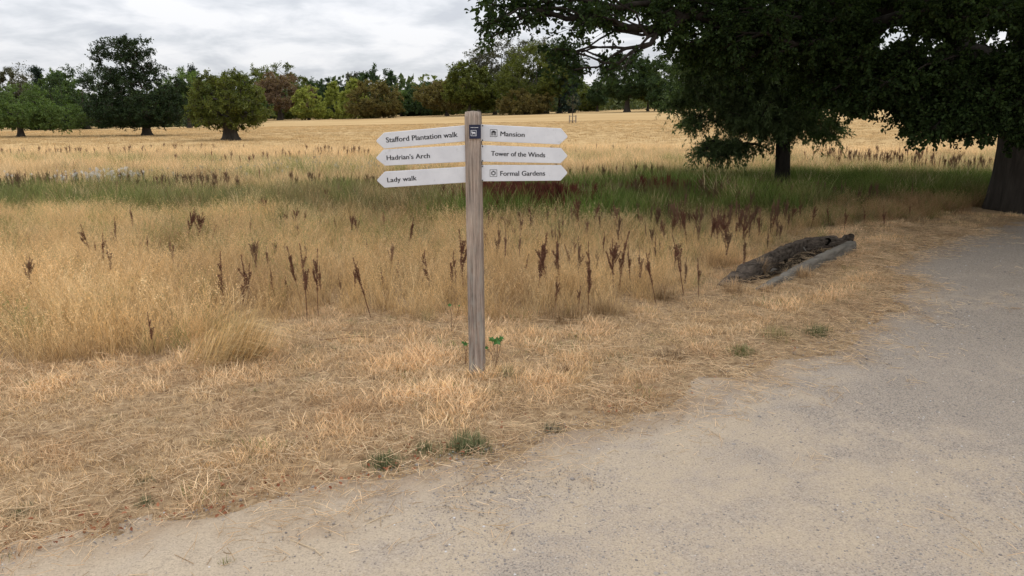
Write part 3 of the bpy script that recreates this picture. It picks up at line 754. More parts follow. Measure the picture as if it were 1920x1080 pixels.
def scatter(name, label, cat, meshes, P, yaw, scale, col, tilt=None):
    """one object: points that carry a turn, a size and a colour, with a tuft set on each"""
    n = len(P)
    if n == 0: return
    coll = bpy.data.collections.new(name+'_pieces')
    for i, me in enumerate(meshes):
        o = bpy.data.objects.new(f'{name}_piece', me); coll.objects.link(o)
    r = np.random.default_rng(len(P)+3)
    rot = np.zeros((n, 3)); rot[:, 2] = yaw
    if tilt is not None: rot[:, 0] = tilt[:, 0]; rot[:, 1] = tilt[:, 1]
    me = bpy.data.meshes.new(name); me.vertices.add(n); me.vertices.foreach_set('co', np.ascontiguousarray(P, np.float32).ravel()); me.update()
    for k, arr in (('rot', rot), ('col', col)):
        a = me.attributes.new(k, 'FLOAT_VECTOR', 'POINT'); a.data.foreach_set('vector', np.ascontiguousarray(arr, np.float32).ravel())
    sc = scale if scale.ndim == 2 else np.repeat(scale[:, None], 3, 1)
    a = me.attributes.new('scl', 'FLOAT_VECTOR', 'POINT'); a.data.foreach_set('vector', np.ascontiguousarray(sc, np.float32).ravel())
    a = me.attributes.new('pick', 'INT', 'POINT'); a.data.foreach_set('value', r.integers(0, len(meshes), n).astype(np.int32))
    o = bpy.data.objects.new(name, me); C.objects.link(o); tag(o, label, cat, None, 'stuff')
    ng = bpy.data.node_groups.new(name, 'GeometryNodeTree')
    ng.interface.new_socket('Geometry', in_out='INPUT', socket_type='NodeSocketGeometry'); ng.interface.new_socket('Geometry', in_out='OUTPUT', socket_type='NodeSocketGeometry')
    nn, ll = ng.nodes, ng.links
    gi = nn.new('NodeGroupInput'); go = nn.new('NodeGroupOutput'); ip = nn.new('GeometryNodeInstanceOnPoints'); ci = nn.new('GeometryNodeCollectionInfo')
    ci.inputs['Collection'].default_value = coll; ci.inputs['Separate Children'].default_value = True; ci.inputs['Reset Children'].default_value = True
    m2p = nn.new('GeometryNodeMeshToPoints'); ll.new(gi.outputs[0], m2p.inputs['Mesh']); ll.new(m2p.outputs[0], ip.inputs['Points'])
    ll.new(ci.outputs[0], ip.inputs['Instance']); ip.inputs['Pick Instance'].default_value = True
    def na(nm, typ):
        q = nn.new('GeometryNodeInputNamedAttribute'); q.data_type = typ; q.inputs['Name'].default_value = nm
        return [s for s in q.outputs if s.enabled and s.name == 'Attribute'][0]
    ll.new(na('pick', 'INT'), ip.inputs['Instance Index'])
    e2r = nn.new('FunctionNodeEulerToRotation'); ll.new(na('rot', 'FLOAT_VECTOR'), e2r.inputs[0]); ll.new(e2r.outputs[0], ip.inputs['Rotation'])
    ll.new(na('scl', 'FLOAT_VECTOR'), ip.inputs['Scale'])
    ll.new(ip.outputs[0], go.inputs[0])
    md = o.modifiers.new('scatter', 'NODES'); md.node_group = ng
    if meshes[0].materials: me.materials.append(meshes[0].materials[0])
    return o

def ring_pts(r, r0, r1, dens, half=.80, x_off=0):
    n = int(half*(r1*r1-r0*r0)*dens)
    R = np.sqrt(r.uniform(r0*r0, r1*r1, n)); A = r.uniform(-half, half, n)
    return R*np.sin(A), R*np.cos(A)
def colmix(r, n, *cols):
    c = np.array(cols); w = r.dirichlet(np.ones(len(cols))*.8, n); return w@c
GOLD = (.66, .46, .215); PALE = (.80, .64, .385); TAN = (.46, .31, .155); BROWN = (.22, .13, .065); REDBR = (.26, .135, .07)
GREEN = (.125, .215, .034); DGREEN = (.050, .098, .019); YGREEN = (.24, .26, .075); SAGE = (.24, .25, .14)
STRAW = (.76, .57, .345); STRAWP = (.88, .71, .48); STRAWB = (.48, .32, .185)

oakx, oaky = 8.2, 12.4
def far_from_posts(x, y):
    k = np.hypot(x-oakx, y-oaky) > .85
    return k
r = np.random.default_rng(1)
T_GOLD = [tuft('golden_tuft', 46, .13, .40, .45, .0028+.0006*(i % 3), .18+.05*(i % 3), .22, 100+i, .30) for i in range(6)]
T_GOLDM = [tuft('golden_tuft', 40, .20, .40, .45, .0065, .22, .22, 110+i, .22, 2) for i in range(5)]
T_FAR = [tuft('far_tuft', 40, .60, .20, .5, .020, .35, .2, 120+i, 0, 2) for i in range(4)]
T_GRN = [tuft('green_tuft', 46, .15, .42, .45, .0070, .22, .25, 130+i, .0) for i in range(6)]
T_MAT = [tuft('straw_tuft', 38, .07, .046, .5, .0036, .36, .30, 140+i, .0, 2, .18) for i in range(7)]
T_VG = [tuft('verge_tuft', 30, .06, .050, .5, .0030, .38, .40, 150+i, .0) for i in range(5)]
def dens_keep(r, p): return r.uniform(0, 1, len(p)) < p

# tall golden grass, near
TREE_B = tuple(ground(1466, 350))[:2]
def under_tree(x, y):
    return ((x-TREE_B[0]*y/TREE_B[1])/.55)**2+((y+1.9-TREE_B[1])/2.3)**2 < 1
def tall_near():
    r = np.random.default_rng(21)
    x, y = ring_pts(r, 3.0, 17.5, 74)
    s = sdist(tall_poly, x, y)+(fbm(x*1.6, y*1.6, 9, 3)-.5)*.7
    g = zone_green(x, y)
    k = (s > 0) & dens_keep(r, 1-g*(.93-.14*sstep(0, -4, x))) & far_from_posts(x, y) & (sdist(path_poly, x, y) < -.35) & ~under_tree(x, y)
    # keep the hollow log open
    ax, ay = LOG_A; bx, by = LOG_B
    t = np.clip(((x-ax)*(bx-ax)+(y-ay)*(by-ay))/((bx-ax)**2+(by-ay)**2), 0, 1); dl = np.hypot(x-ax-t*(bx-ax), y-ay-t*(by-ay))
    k &= dl > .40
    x, y, s = x[k], y[k], s[k]; n = len(x)
    p = fbm(x*.8, y*.8, 41, 3)
    c = colmix(r, n, GOLD, GOLD, PALE, TAN)
    c = c*(.80+.5*fbm(x*.45, y*.9, 42, 3))[:, None]
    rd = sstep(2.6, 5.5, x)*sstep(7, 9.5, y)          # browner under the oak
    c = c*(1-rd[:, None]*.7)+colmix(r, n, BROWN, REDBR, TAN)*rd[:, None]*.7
    br = sstep(.55, .75, fbm(x*1.3, y*1.3, 43, 3))*.4
    c = c*(1-br[:, None])+np.array(REDBR)*br[:, None]
    gr = (r.uniform(0, 1, n) < .035+.18*sstep(7.5, 9.5, y))[:, None]; c = np.where(gr, colmix(r, n, GREEN, YGREEN, SAGE), c)
    sc = (.62+.75*p)*(.5+.5*sstep(0, .5, s))*r.uniform(.8, 1.2, n)
    sc *= (1-.18*sstep(0, 3, x))*(.94-.20*sstep(5.8, 7.5, y)+.18*sstep(4.5, 6.5, x))
    flop = fbm(x*.9, y*.9, 44, 2)
    tl = np.stack([(flop-.5)*1.4+r.normal(0, .14, n), (fbm(x*.7, y*.7, 45, 2)-.5)*1.3+r.normal(0, .14, n)], 1)
    z = terrain(x, y)
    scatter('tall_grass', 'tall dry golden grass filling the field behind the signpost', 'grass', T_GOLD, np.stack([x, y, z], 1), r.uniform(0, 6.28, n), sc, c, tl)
LOG_A = tuple(ground(1385, 536))[:2]; LOG_B = tuple(ground(1585, 470))[:2]
tall_near()
RED_BEDS = [(*tuple(ground(990, 398))[:2], 1.0), (*tuple(ground(1255, 388))[:2], .7)]
def green_band():
    r = np.random.default_rng(22)
    x, y = ring_pts(r, 8.5, 25, 46)
    g = zone_green(x, y); k = dens_keep(r, g*(.95-.2*sstep(0, -4, x))) & far_from_posts(x, y) & ~under_tree(x, y)
    for qx, qy, qr in RED_BEDS: k &= (((x-qx)/qr)**2+((y-qy)/1.1)**2 > 1) | dens_keep(r, np.full(len(x), .25))
    # a few green patches in the field further out
    x, y = x[k], y[k]; n = len(x)
    a = fbm(x*.9, y*.9, 51, 3)
    c = colmix(r, n, GREEN, DGREEN, YGREEN); c = c*(.55+.9*a)[:, None]; pt = (sstep(.52, .68, fbm(x*.8+9, y*.5, 53, 3))*(.75-.4*sstep(0, 2, x)))[:, None]; c = c*(1-pt)+colmix(r, n, (.22, .10, .05), TAN, SAGE)*pt
    left = sstep(-1, -5, x)[:, None]*.40; c = c*(1-left)+colmix(r, n, SAGE, YGREEN, BROWN)*left
    dry = (r.uniform(0, 1, n) < .05)[:, None]; c = np.where(dry, colmix(r, n, PALE, TAN), c)
    sc = (.65+.75*a)*r.uniform(.75, 1.2, n)
    scatter('green_sedge', 'band of taller green sedge and weeds across the damp part of the field', 'grass', T_GRN, np.stack([x, y, terrain(x, y)], 1), r.uniform(0, 6.28, n), sc, c, np.stack([r.normal(0, .1, n), r.normal(0, .1, n)], 1))
green_band()
def mid_field():
    r = np.random.default_rng(23)
    x, y = ring_pts(r, 13.5, 50, 9.5, .78)
    g = zone_green(x, y); k = dens_keep(r, (1-g)*sstep(13.5, 16, y+x*0)) ; x, y = x[k], y[k]; n = len(x)
    p = fbm(x*.12, y*.30, 61, 4); gp = .55*sstep(.55, .66, fbm(x*.10+3, y*.28, 62, 3))*sstep(17, 21, y)*(1-sstep(34, 46, y))
    gp = np.maximum(gp, .65*sstep(2, 4, x)*(1-sstep(22, 28, y)))
    c = colmix(r, n, GOLD, PALE, PALE, TAN)*(.72+.55*p)[:, None]
    u = (r.uniform(0, 1, n) < gp*.8)[:, None]; c = np.where(u, colmix(r, n, SAGE, YGREEN, GREEN), c)
    u = (r.uniform(0, 1, n) < .10*sstep(.5, .7, fbm(x*.4, y*.4, 63, 2)))[:, None]; c = np.where(u, colmix(r, n, BROWN, REDBR), c)
    scatter('field_grass', 'pale dry grass tufts in the middle of the field beyond the green band', 'grass', T_GOLDM+T_GOLDM, np.stack([x, y, terrain(x, y)], 1), r.uniform(0, 6.28, n), (.6+.7*p)*r.uniform(.8, 1.3, n)*1.1, c)
    x, y = ring_pts(r, 46, 200, 1.0, .72); n = len(x)
    p = fbm(x*.04, y*.10, 64, 4)
    c = colmix(r, n, GOLD, GOLD, PALE, TAN)*(.60+.55*p)[:, None]
    u = (r.uniform(0, 1, n) < .02)[:, None]; c = np.where(u, colmix(r, n, SAGE, BROWN), c)
    scatter('distant_grass', 'distant pale golden grass rising towards the far trees', 'grass', T_FAR, np.stack([x, y, terrain(x, y)], 1), r.uniform(0, 6.28, n), (.5+.6*p)*r.uniform(.7, 1.3, n), c)
mid_field()
def verge():
    r = np.random.default_rng(24)
    x, y = ring_pts(r, 2.0, 14.5, 420, .86)
    st = sdist(tall_poly, x, y); sp = sdist(path_poly, x, y)+(fbm(x*3, y*3, 71, 3)-.5)*.55
    k = (st < .35) & (sp < .16)
    la, lb = ground(1405, 524), ground(1565, 478); t = np.clip(((x-la.x)*(lb.x-la.x)+(y-la.y)*(lb.y-la.y))/((lb.x-la.x)**2+(lb.y-la.y)**2), 0, 1)
    k &= np.hypot(x-la.x-t*(lb.x-la.x), y-la.y-t*(lb.y-la.y)) > .15          # the inside of the hollow log stays clear
    pr = np.where(sp > -.06, .14, np.where(sp > -.45, .55, 1.0))*np.clip(1.0-(y-6)*.06, .45, 1)
    bare = sstep(.60, .72, fbm(x*2.6, y*2.6, 73, 3)); pr = pr*(1-.35*bare)
    k &= dens_keep(r, pr); x, y, sp = x[k], y[k], sp[k]; n = len(x)
    a = fbm(x*1.5, y*1.5, 72, 3)
    c = colmix(r, n, STRAW, STRAW, STRAWP, STRAWB, GOLD)*(.84+.45*a)[:, None]
    warm = sstep(-.5, -.1, sp)[:, None]*.5; c = c*(1-warm)+np.array((.42, .26, .15))*warm
    rb = sstep(.58, .72, fbm(x*2, y*2, 74, 3))[:, None]*.5; c = c*(1-rb)+np.array(STRAWB)*rb
    gr = (r.uniform(0, 1, n) < .02)[:, None]; c = np.where(gr, colmix(r, n, SAGE, YGREEN), c)
    cl = sstep(.5, .68, fbm(x*5.5, y*5.5, 77, 3)); s3 = (.45+.8*a)*r.uniform(.65, 1.35, n)*(1+.45*cl); s3 = s3*(1-.35*sstep(-.4, 0, sp))
    c = c*(.86+.24*cl)[:, None]; scl = np.stack([s3*1.1, s3*1.1, s3*(.9+.5*cl)], 1)
    scatter('verge_grass', 'short matted straw grass on the verge between tall grass and path', 'grass', T_MAT+T_MAT[:1]+T_VG[:3], np.stack([x, y, terrain(x, y)], 1), r.uniform(0, 6.28, n), scl, c)
verge()
# loose straws lying on the verge and the path edge
def litter():
    r = np.random.default_rng(25)
    n = 60; base = []
    def straws(seed):
        q = np.random.default_rng(seed); m = 12
        c = np.stack([q.normal(0, .09, m), q.normal(0, .09, m), q.uniform(.006, .03, m)], 1); a = q.uniform(0, 6.28, m); L = q.uniform(.012, .055, m)
        d = np.stack([np.cos(a), np.sin(a), q.normal(0, .08, m)], 1)*L[:, None]
        mid = c+q.normal(0, 1, (m, 3))*L[:, None]*.06
        v, f = tubes(np.stack([c-d, mid, c+d], 1), np.full((m, 3), .0011), 3)
        v[:, 2] = np.maximum(v[:, 2], .003)
        me = mesh_np('straw_litter', v, [f], {'h': ('POINT', np.full(len(v), .5)), 'rnd': ('POINT', np.repeat(q.uniform(.2, 1, m), 9))}); me.materials.append(M_BLADE); return me
    ms = [straws(900+i) for i in range(6)]
    x, y = ring_pts(r, 2.0, 12, 130, .86)
    sp = sdist(path_poly, x, y)+(fbm(x*2, y*2, 75, 3)-.5)*.5; st = sdist(tall_poly, x, y)
    k = (st < .1) & dens_keep(r, np.where(sp < -.5, .35, .95)*np.where(sp < 0, 1.0, np.clip(1.1*np.exp(-sp/.20), .007, 1))); x, y, sp = x[k], y[k], sp[k]; n = len(x)
    z = terrain(x, y)+np.where(sp < -.2, .02, .018)
    scatter('straw_litter', 'loose cut straws strewn along the verge and the path edge', 'straw', ms, np.stack([x, y, z], 1), r.uniform(0, 6.28, n), r.uniform(.6, 1.3, n), colmix(r, n, STRAWP, STRAW, (.50, .34, .2)))
litter()
# gravel
def gravel():
    ms = []
    M_ST = mat_blade('gravel_stones', 'INSTANCER', 0.0)
    for i in range(5):
        q = np.random.default_rng(300+i)
        import bmesh
        bm = bmesh.new(); bmesh.ops.create_icosphere(bm, subdivisions=1, radius=1)
        for v in bm.verts: v.co *= q.uniform(.75, 1.2); v.co.z *= .6
        me = bpy.data.meshes.new('gravel_stone'); bm.to_mesh(me); bm.free()
        for nm in ('h', 'rnd'):
            a = me.attributes.new(nm, 'FLOAT', 'POINT'); a.data.foreach_set('value', np.full(len(me.vertices), .5, np.float32))
        me.materials.append(M_ST); ms.append(me)
    r = np.random.default_rng(26)
    xs, ys, ss = [], [], []
    for r0, r1, dn, s in ((2.0, 4.0, 4200, .85), (4, 7, 1700, 1.05), (7, 13, 420, 1.5)):
        x, y = ring_pts(r, r0, r1, dn, .84); xs.append(x); ys.append(y); ss.append(np.full(len(x), s))
    x = np.concatenate(xs); y = np.concatenate(ys); s = np.concatenate(ss)
    sp = sdist(path_poly, x, y)
    pt = fbm(x*1.1, y*1.1, 81, 4)+.045*(x-1.3)
    k = dens_keep(r, np.where(sp > -.1, np.clip((pt-.42)*4.5, .06, 1)+.6*np.exp(-np.abs(sp)/.35), 0)); x, y, s = x[k], y[k], s[k]; n = len(x)
    sz = np.exp(r.normal(math.log(.0028), .45, n))*s; sz = np.clip(sz, .001, .013)
    c = colmix(r, n, (.18, .162, .15), (.28, .25, .225), (.42, .38, .33)); w = (r.uniform(0, 1, n) < .03)[:, None]; c = np.where(w, (.62, .60, .58), c)
    z = terrain(x, y)+.010+(fbm(x*1.2, y*1.2, 8, 3)-.5)*.018*sstep(0, .4, sp[k])+.012*sstep(0, .5, sp[k])
    scatter('gravel', 'small grey and pale stones loose on the path', 'gravel', ms, np.stack([x, y, z], 1), r.uniform(0, 6.28, n), sz, c)
gravel()

# ------------------------------------------------------------------ the fingerpost
def mat_post():
    m, n, l, out = new_mat('weathered_oak_post')
    P = pos(n)
    mp = n.new('ShaderNodeMapping'); mp.inputs['Scale'].default_value = (1, 1, .045); l.new(P, mp.inputs[0])
    g = noise(n, l, 72, 6, .75, mp.outputs[0], .2)
    mp2 = n.new('ShaderNodeMapping'); mp2.inputs['Scale'].default_value = (1, 1, .14); l.new(P, mp2.inputs[0])
    bl = noise(n, l, 38, 4, .7, mp2.outputs[0], .4)
    big = noise(n, l, 5, 4, .6, P)
    c = ramp(n, [(.32, (.08, .064, .052)), (.42, (.23, .185, .15)), (.56, (.37, .30, .25)), (.70, (.54, .465, .40))]); l.new(g, c.inputs[0])
    sx = n.new('ShaderNodeSeparateXYZ'); l.new(P, sx.inputs[0])
    low = N(n, 'ShaderNodeMapRange'); low.inputs['From Min'].default_value = 1.1; low.inputs['From Max'].default_value = .1; l.new(sx.outputs['Z'], low.inputs['Value'])
    lic = ramp(n, [(.46, 0), (.56, 1)]); l.new(bl, lic.inputs[0])
    lf = math_n(n, l, 'MULTIPLY', lic.outputs[0], math_n(n, l, 'ADD', math_n(n, l, 'MULTIPLY', low.outputs[0], .55), .18))
    c2 = mixc(n, l, lf, c.outputs[0], (.34, .335, .30))
    gv = ramp(n, [(.35, (.80, .80, .82)), (.65, (1.12, 1.08, 1.04))]); l.new(big, gv.inputs[0])
    c3 = mixc(n, l, 1.0, c2, gv.outputs[0], 'MULTIPLY')
    b = n.new('ShaderNodeBsdfPrincipled'); b.inputs['Roughness'].default_value = .92; b.inputs['Specular IOR Level'].default_value = .12; l.new(c3, b.inputs['Base Color'])
    bp = n.new('ShaderNodeBump'); bp.inputs['Strength'].default_value = .9; bp.inputs['Distance'].default_value = .006; l.new(g, bp.inputs['Height']); l.new(bp.outputs[0], b.inputs['Normal'])
    l.new(b.outputs[0], out.inputs[0]); return m
def mat_board():
    m, n, l, out = new_mat('white_board_paint')
    P = pos(n); a = noise(n, l, 9, 4, .6, P); sp = noise(n, l, 160, 2, .6, P); st = noise(n, l, 22, 3, .6, P)
    c = ramp(n, [(.3, (.60, .61, .64)), (.7, (.70, .71, .735))]); l.new(a, c.inputs[0])
    d = ramp(n, [(.22, (.45, .42, .38)), (.30, (1, 1, 1))]); l.new(sp, d.inputs[0])
    e = ramp(n, [(.25, (.80, .80, .78)), (.36, (1, 1, 1))]); l.new(st, e.inputs[0])
    c2 = mixc(n, l, 1.0, mixc(n, l, 1.0, c.outputs[0], d.outputs[0], 'MULTIPLY'), e.outputs[0], 'MULTIPLY')
    b = n.new('ShaderNodeBsdfPrincipled'); b.inputs['Roughness'].default_value = .45; b.inputs['Specular IOR Level'].default_value = .35; l.new(c2, b.inputs['Base Color'])
    l.new(b.outputs[0], out.inputs[0]); return m
M_INK = mat_flat('near_black_print', (.018, .018, .022), .5)
M_NAVY = mat_flat('navy_enamel', (.010, .014, .045), .35, .4, .2)
M_WHITEP = mat_flat('white_print', (.62, .63, .66), .5)
M_STEEL = mat_flat('dark_steel', (.05, .05, .05), .4, .5)

PYP = 4.62
def zpt(x, y, Y=PYP):      # points measured on the sign in an enlargement: 4.8 px to one
    p = at(680+x/4.8, 190+y/4.8, Y); return (p.x, p.z)
def fingerpost():
    base = ground(895, 700); base.y = PYP; base.x = at(895, 698, PYP).x; base.z = float(terrain(base.x, PYP))
    root = thing('fingerpost', 'weathered square timber signpost with six white pointed finger boards at the verge', 'signpost', base)
    top = at(887, 209, PYP); H = top.z-base.z
    yaw = math.radians(-8); hw = .0465
    nz, nc = 60, 7
    prof = []
    for sde in range(4):
        for k in range(nc):
            t = -1+2*(k+.5)/nc
            prof.append([(t, -1), (1, t), (-t, 1), (-1, -t)][sde])
    prof = np.array(prof)
    rr_ = np.maximum(np.abs(prof[:, 0]), np.abs(prof[:, 1])); 
    corner = (np.abs(prof).min(1) > .8); prof[corner] *= .955
    rg = np.random.default_rng(4)
    V = []
    for i in range(nz+1):
        t = i/nz; z = -.25+(H+.25)*t
        cxx = base.x+(top.x-base.x)*max(0, z)/H; w = hw*(1.03-.03*t)
        k = 1.0 if i < nz else .93
        ang = np.arange(len(prof))*.9
        g = 1+.035*(vnoise(ang*2.1, np.full(len(prof), z*1.6+5), 6)-.5)+.03*(vnoise(ang*.5, np.full(len(prof), z*3.0), 9)-.5)
        x_ = prof[:, 0]*w*k*g; y_ = prof[:, 1]*w*k*g
        zz = z-(.008*(vnoise(ang*1.3, ang*0, 3)) if i == nz else 0)
        V.append(np.stack([cxx+x_*math.cos(yaw)-y_*math.sin(yaw), PYP+x_*math.sin(yaw)+y_*math.cos(yaw), np.full(len(prof), 1.0)*zz+base.z], 1))
    V = np.concatenate(V); m = len(prof); f = []
    i = np.arange(nz)[:, None]*m+np.arange(m)[None, :]; j = np.arange(nz)[:, None]*m+(np.arange(m)+1)[None, :] % m
    q = np.stack([i, j, j+m, i+m], -1).reshape(-1, 4)
    topc = np.array([[top.x, PYP, base.z+H+.004]]); V = np.concatenate([V, topc]); tt = np.stack([nz*m+np.arange(m), nz*m+(np.arange(m)+1) % m, np.full(m, len(V)-1)], 1)
    link('post', mesh_np('post', V, [q, tt], None, False), mat_post(), root)
    MBD = mat_board()
    yf, yb = PYP-.016, PYP+.010     # finger boards are let into the post
    L = [dict(tip=(120, 355), tc=(195, 282), tp=(948, 213), bp=(948, 357), bc=(195, 425), t='Stafford Plantation walk', a=(217, 370), b=(857, 318), h=46),
         dict(tip=(120, 510), tc=(190, 433), tp=(948, 393), bp=(948, 542), bc=(205, 578), t="Hadrian's Arch", a=(222, 528), b=(608, 508), h=43),
         dict(tip=(128, 708), tc=(200, 633), tp=(948, 587), bp=(948, 727), bc=(200, 775), t='Lady walk', a=(228, 727), b=(490, 708), h=43)]
    R = [dict(tip=(1848, 318), tc=(1785, 243), tp=(1064, 208), bp=(1064, 357), bc=(1770, 387), t='Mansion', a=(1240, 311), b=(1456, 320), h=42, icon=(1147, 252, 1212, 318)),
         dict(tip=(1845, 490), tc=(1785, 420), tp=(1064, 393), bp=(1064, 541), bc=(1780, 557), t='Tower of the Winds', a=(1157, 487), b=(1640, 502), h=42),
         dict(tip=(1845, 642), tc=(1785, 573), tp=(1064, 573), bp=(1064, 718), bc=(1780, 712), t='Formal Gardens', a=(1240, 668), b=(1640, 666), h=44, icon=(1145, 612, 1210, 676))]
    def round_tip(pts, k, n=4, rad=.16):
        a, b, c = [np.array(p) for p in (pts[k-1], pts[k], pts[(k+1) % len(pts)])]
        p0 = b+(a-b)*rad; p1 = b+(c-b)*rad
        return pts[:k]+[tuple((1-u)**2*p0+2*u*(1-u)*b+u*u*p1) for u in np.linspace(0, 1, n)]+pts[k+1:]
    for side, boards in ((-1, L), (1, R)):
        for bd in boards:
            pts = [zpt(*bd[k]) for k in ('tp', 'tc', 'tip', 'bc', 'bp')]
            pts = round_tip(pts, 2)
            if side < 0: pts = pts[::-1]
            mb = MB(); mb.prism(pts, yf, yb)
            bo = link('finger_board', mb.mesh('finger_board'), MBD, root)
            bo['label'] = f'white pointed board reading {bd["t"]}'
            bm_ = bo.modifiers.new('edge', 'BEVEL'); bm_.width = .0022; bm_.segments = 2; bm_.limit_method = 'ANGLE'
            # lettering: two thin prints side by side make upright strokes heavier than level ones
            a = np.array(zpt(*bd['a'])); b = np.array(zpt(*bd['b'])); w = np.linalg.norm(b-a)
            hcap = bd['h']/4.8*4.62/FPX*1.02
            meshes = []
            for dxk in (0, 1, 2):
                cu = bpy.data.curves.new('lettering', 'FONT'); cu.body = bd['t']; cu.size = 1; cu.offset = 0.0; cu.resolution_u = 3
                to = bpy.data.objects.new('lettering_tmp', cu); C.objects.link(to)
                bpy.context.view_layer.update()
                me = bpy.data.meshes.new_from_object(to.evaluated_get(bpy.context.evaluated_depsgraph_get()))
                bpy.data.objects.remove(to); bpy.data.curves.remove(cu)
                meshes.append(me)
            co = np.empty(len(meshes[0].vertices)*3); meshes[0].vertices.foreach_get('co', co); co = co.reshape(-1, 3)
            x0, x1 = co[:, 0].min(), co[:, 0].max()
            cap = .729
            sxx = w/(x1-x0); szz = hcap/cap; ux = (b-a)/w; uz = np.array([-ux[1], ux[0]])
            vs, fs, off = [], [], 0
            for k, me in enumerate(meshes):
                co = np.empty(len(me.vertices)*3); me.vertices.foreach_get('co', co); co = co.reshape(-1, 3)
                X = (co[:, 0]-x0)*sxx+(k-1)*.00095; Z = co[:, 1]*szz
                p = a+X[:, None]*ux+Z[:, None]*uz
                vs.append(np.stack([p[:, 0], np.full(len(p), yf-.0006-.00025*k), p[:, 1]], 1))
                fs += [tuple(off+v for v in pl.vertices) for pl in me.polygons]; off += len(co)
            mt = bpy.data.meshes.new('lettering'); mt.from_pydata(np.concatenate(vs).tolist(), [], fs); mt.update()
            for me in meshes: bpy.data.meshes.remove(me)
            link('lettering', mt, M_INK, bo)
            if 'icon' in bd:
                x0, y0, x1, y1 = bd['icon']
                def q(u, v):
                    p = zpt(x0+(x1-x0)*u, y0+(y1-y0)*v); return p
                mb = MB(); e = .055; ya, yb_ = yf-.0008, yf+.002
                for rct in ((0, 0, 1, e), (0, 1-e, 1, 1), (0, e, e, 1-e), (1-e, e, 1, 1-e)):
                    mb.prism([q(rct[0], rct[1]), q(rct[0], rct[3]), q(rct[2], rct[3]), q(rct[2], rct[1])], ya, yb_)
                if bd['t'] == 'Mansion':
                    # pillared front under an arch
                    for u in (.24, .40, .60, .76):
                        mb.prism([q(u-.05, .45), q(u-.05, .82), q(u+.05, .82), q(u+.05, .45)], ya, yb_)
                    mb.prism([q(.18, .44), q(.82, .44), q(.82, .34), q(.70, .22), q(.5, .15), q(.30, .22), q(.18, .34)][::-1], ya, yb_)
                else:
                    for k in range(6):
                        an = k*math.pi/3+.5; cu_, cv = .5+.24*math.cos(an), .5+.24*math.sin(an)
                        mb.prism([q(cu_+.10*math.cos(t), cv+.10*math.sin(t)) for t in np.linspace(0, 2*math.pi, 9)[:-1]], ya, yb_)
                    for k in range(6):
                        an = k*math.pi/3+.5+math.pi/6; cu_, cv = .5+.30*math.cos(an), .5+.30*math.sin(an)
                        mb.prism([q(cu_+.045*math.cos(t), cv+.045*math.sin(t)) for t in np.linspace(0, 2*math.pi, 7)[:-1]], ya, yb_)
                link('pictogram', mb.mesh('pictogram'), M_INK, bo)
            # fixing screws beside the post
            if True:
                for q_ in (bd['tp'], bd['bp']):
                    sx_, sz_ = zpt(q_[0]-9 if side < 0 else 1080, q_[1]+(10 if q_ is bd['tp'] else -8))
                    mb = MB(); mb.prism([(sx_+.0035*math.cos(t), sz_+.0045*math.sin(t)) for t in np.linspace(0, 2*math.pi, 9)[:-1]], yf-.003, yf+.001)
                    link('screw', mb.mesh('screw'), M_STEEL, bo)
    # navy plaque
    yp = PYP-.0555
    def pq(x, y): return zpt(x, y, yp)
    mb = MB(); mb.prism([pq(957, 211), pq(960, 337), pq(1064, 335), pq(1064, 210)], yp-.003, yp+.006)
    pl = link('plaque', mb.mesh('plaque'), M_NAVY, root); pl['label'] = 'small navy plaque with a white animal symbol'
    mb = MB(); ya, yb_ = yp-.0036, yp-.002
    for (x0, y0, x1, y1) in ((973, 259, 1024, 263), (973, 308, 1024, 312), (973, 263, 977, 308), (1020, 263, 1024, 308)):
        mb.prism([pq(x0, y0), pq(x0, y1), pq(x1, y1), pq(x1, y0)], ya, yb_)
    mb.prism([pq(x, y) for x, y in ((980, 272), (987, 270), (991, 276), (1008, 276), (1015, 281), (1014, 300), (1010, 300), (1008, 290), (993, 291), (992, 300), (988, 300), (986, 284), (980, 280))], ya, yb_)
    for x0, x1 in ((972, 981), (984, 996), (999, 1008), (1012, 1026), (1029, 1040)):
        mb.prism([pq(x0, 233), pq(x0, 238), pq(x1, 238), pq(x1, 233)], ya, yb_)
    link('animal_symbol', mb.mesh('animal_symbol'), M_WHITEP, pl)
fingerpost()

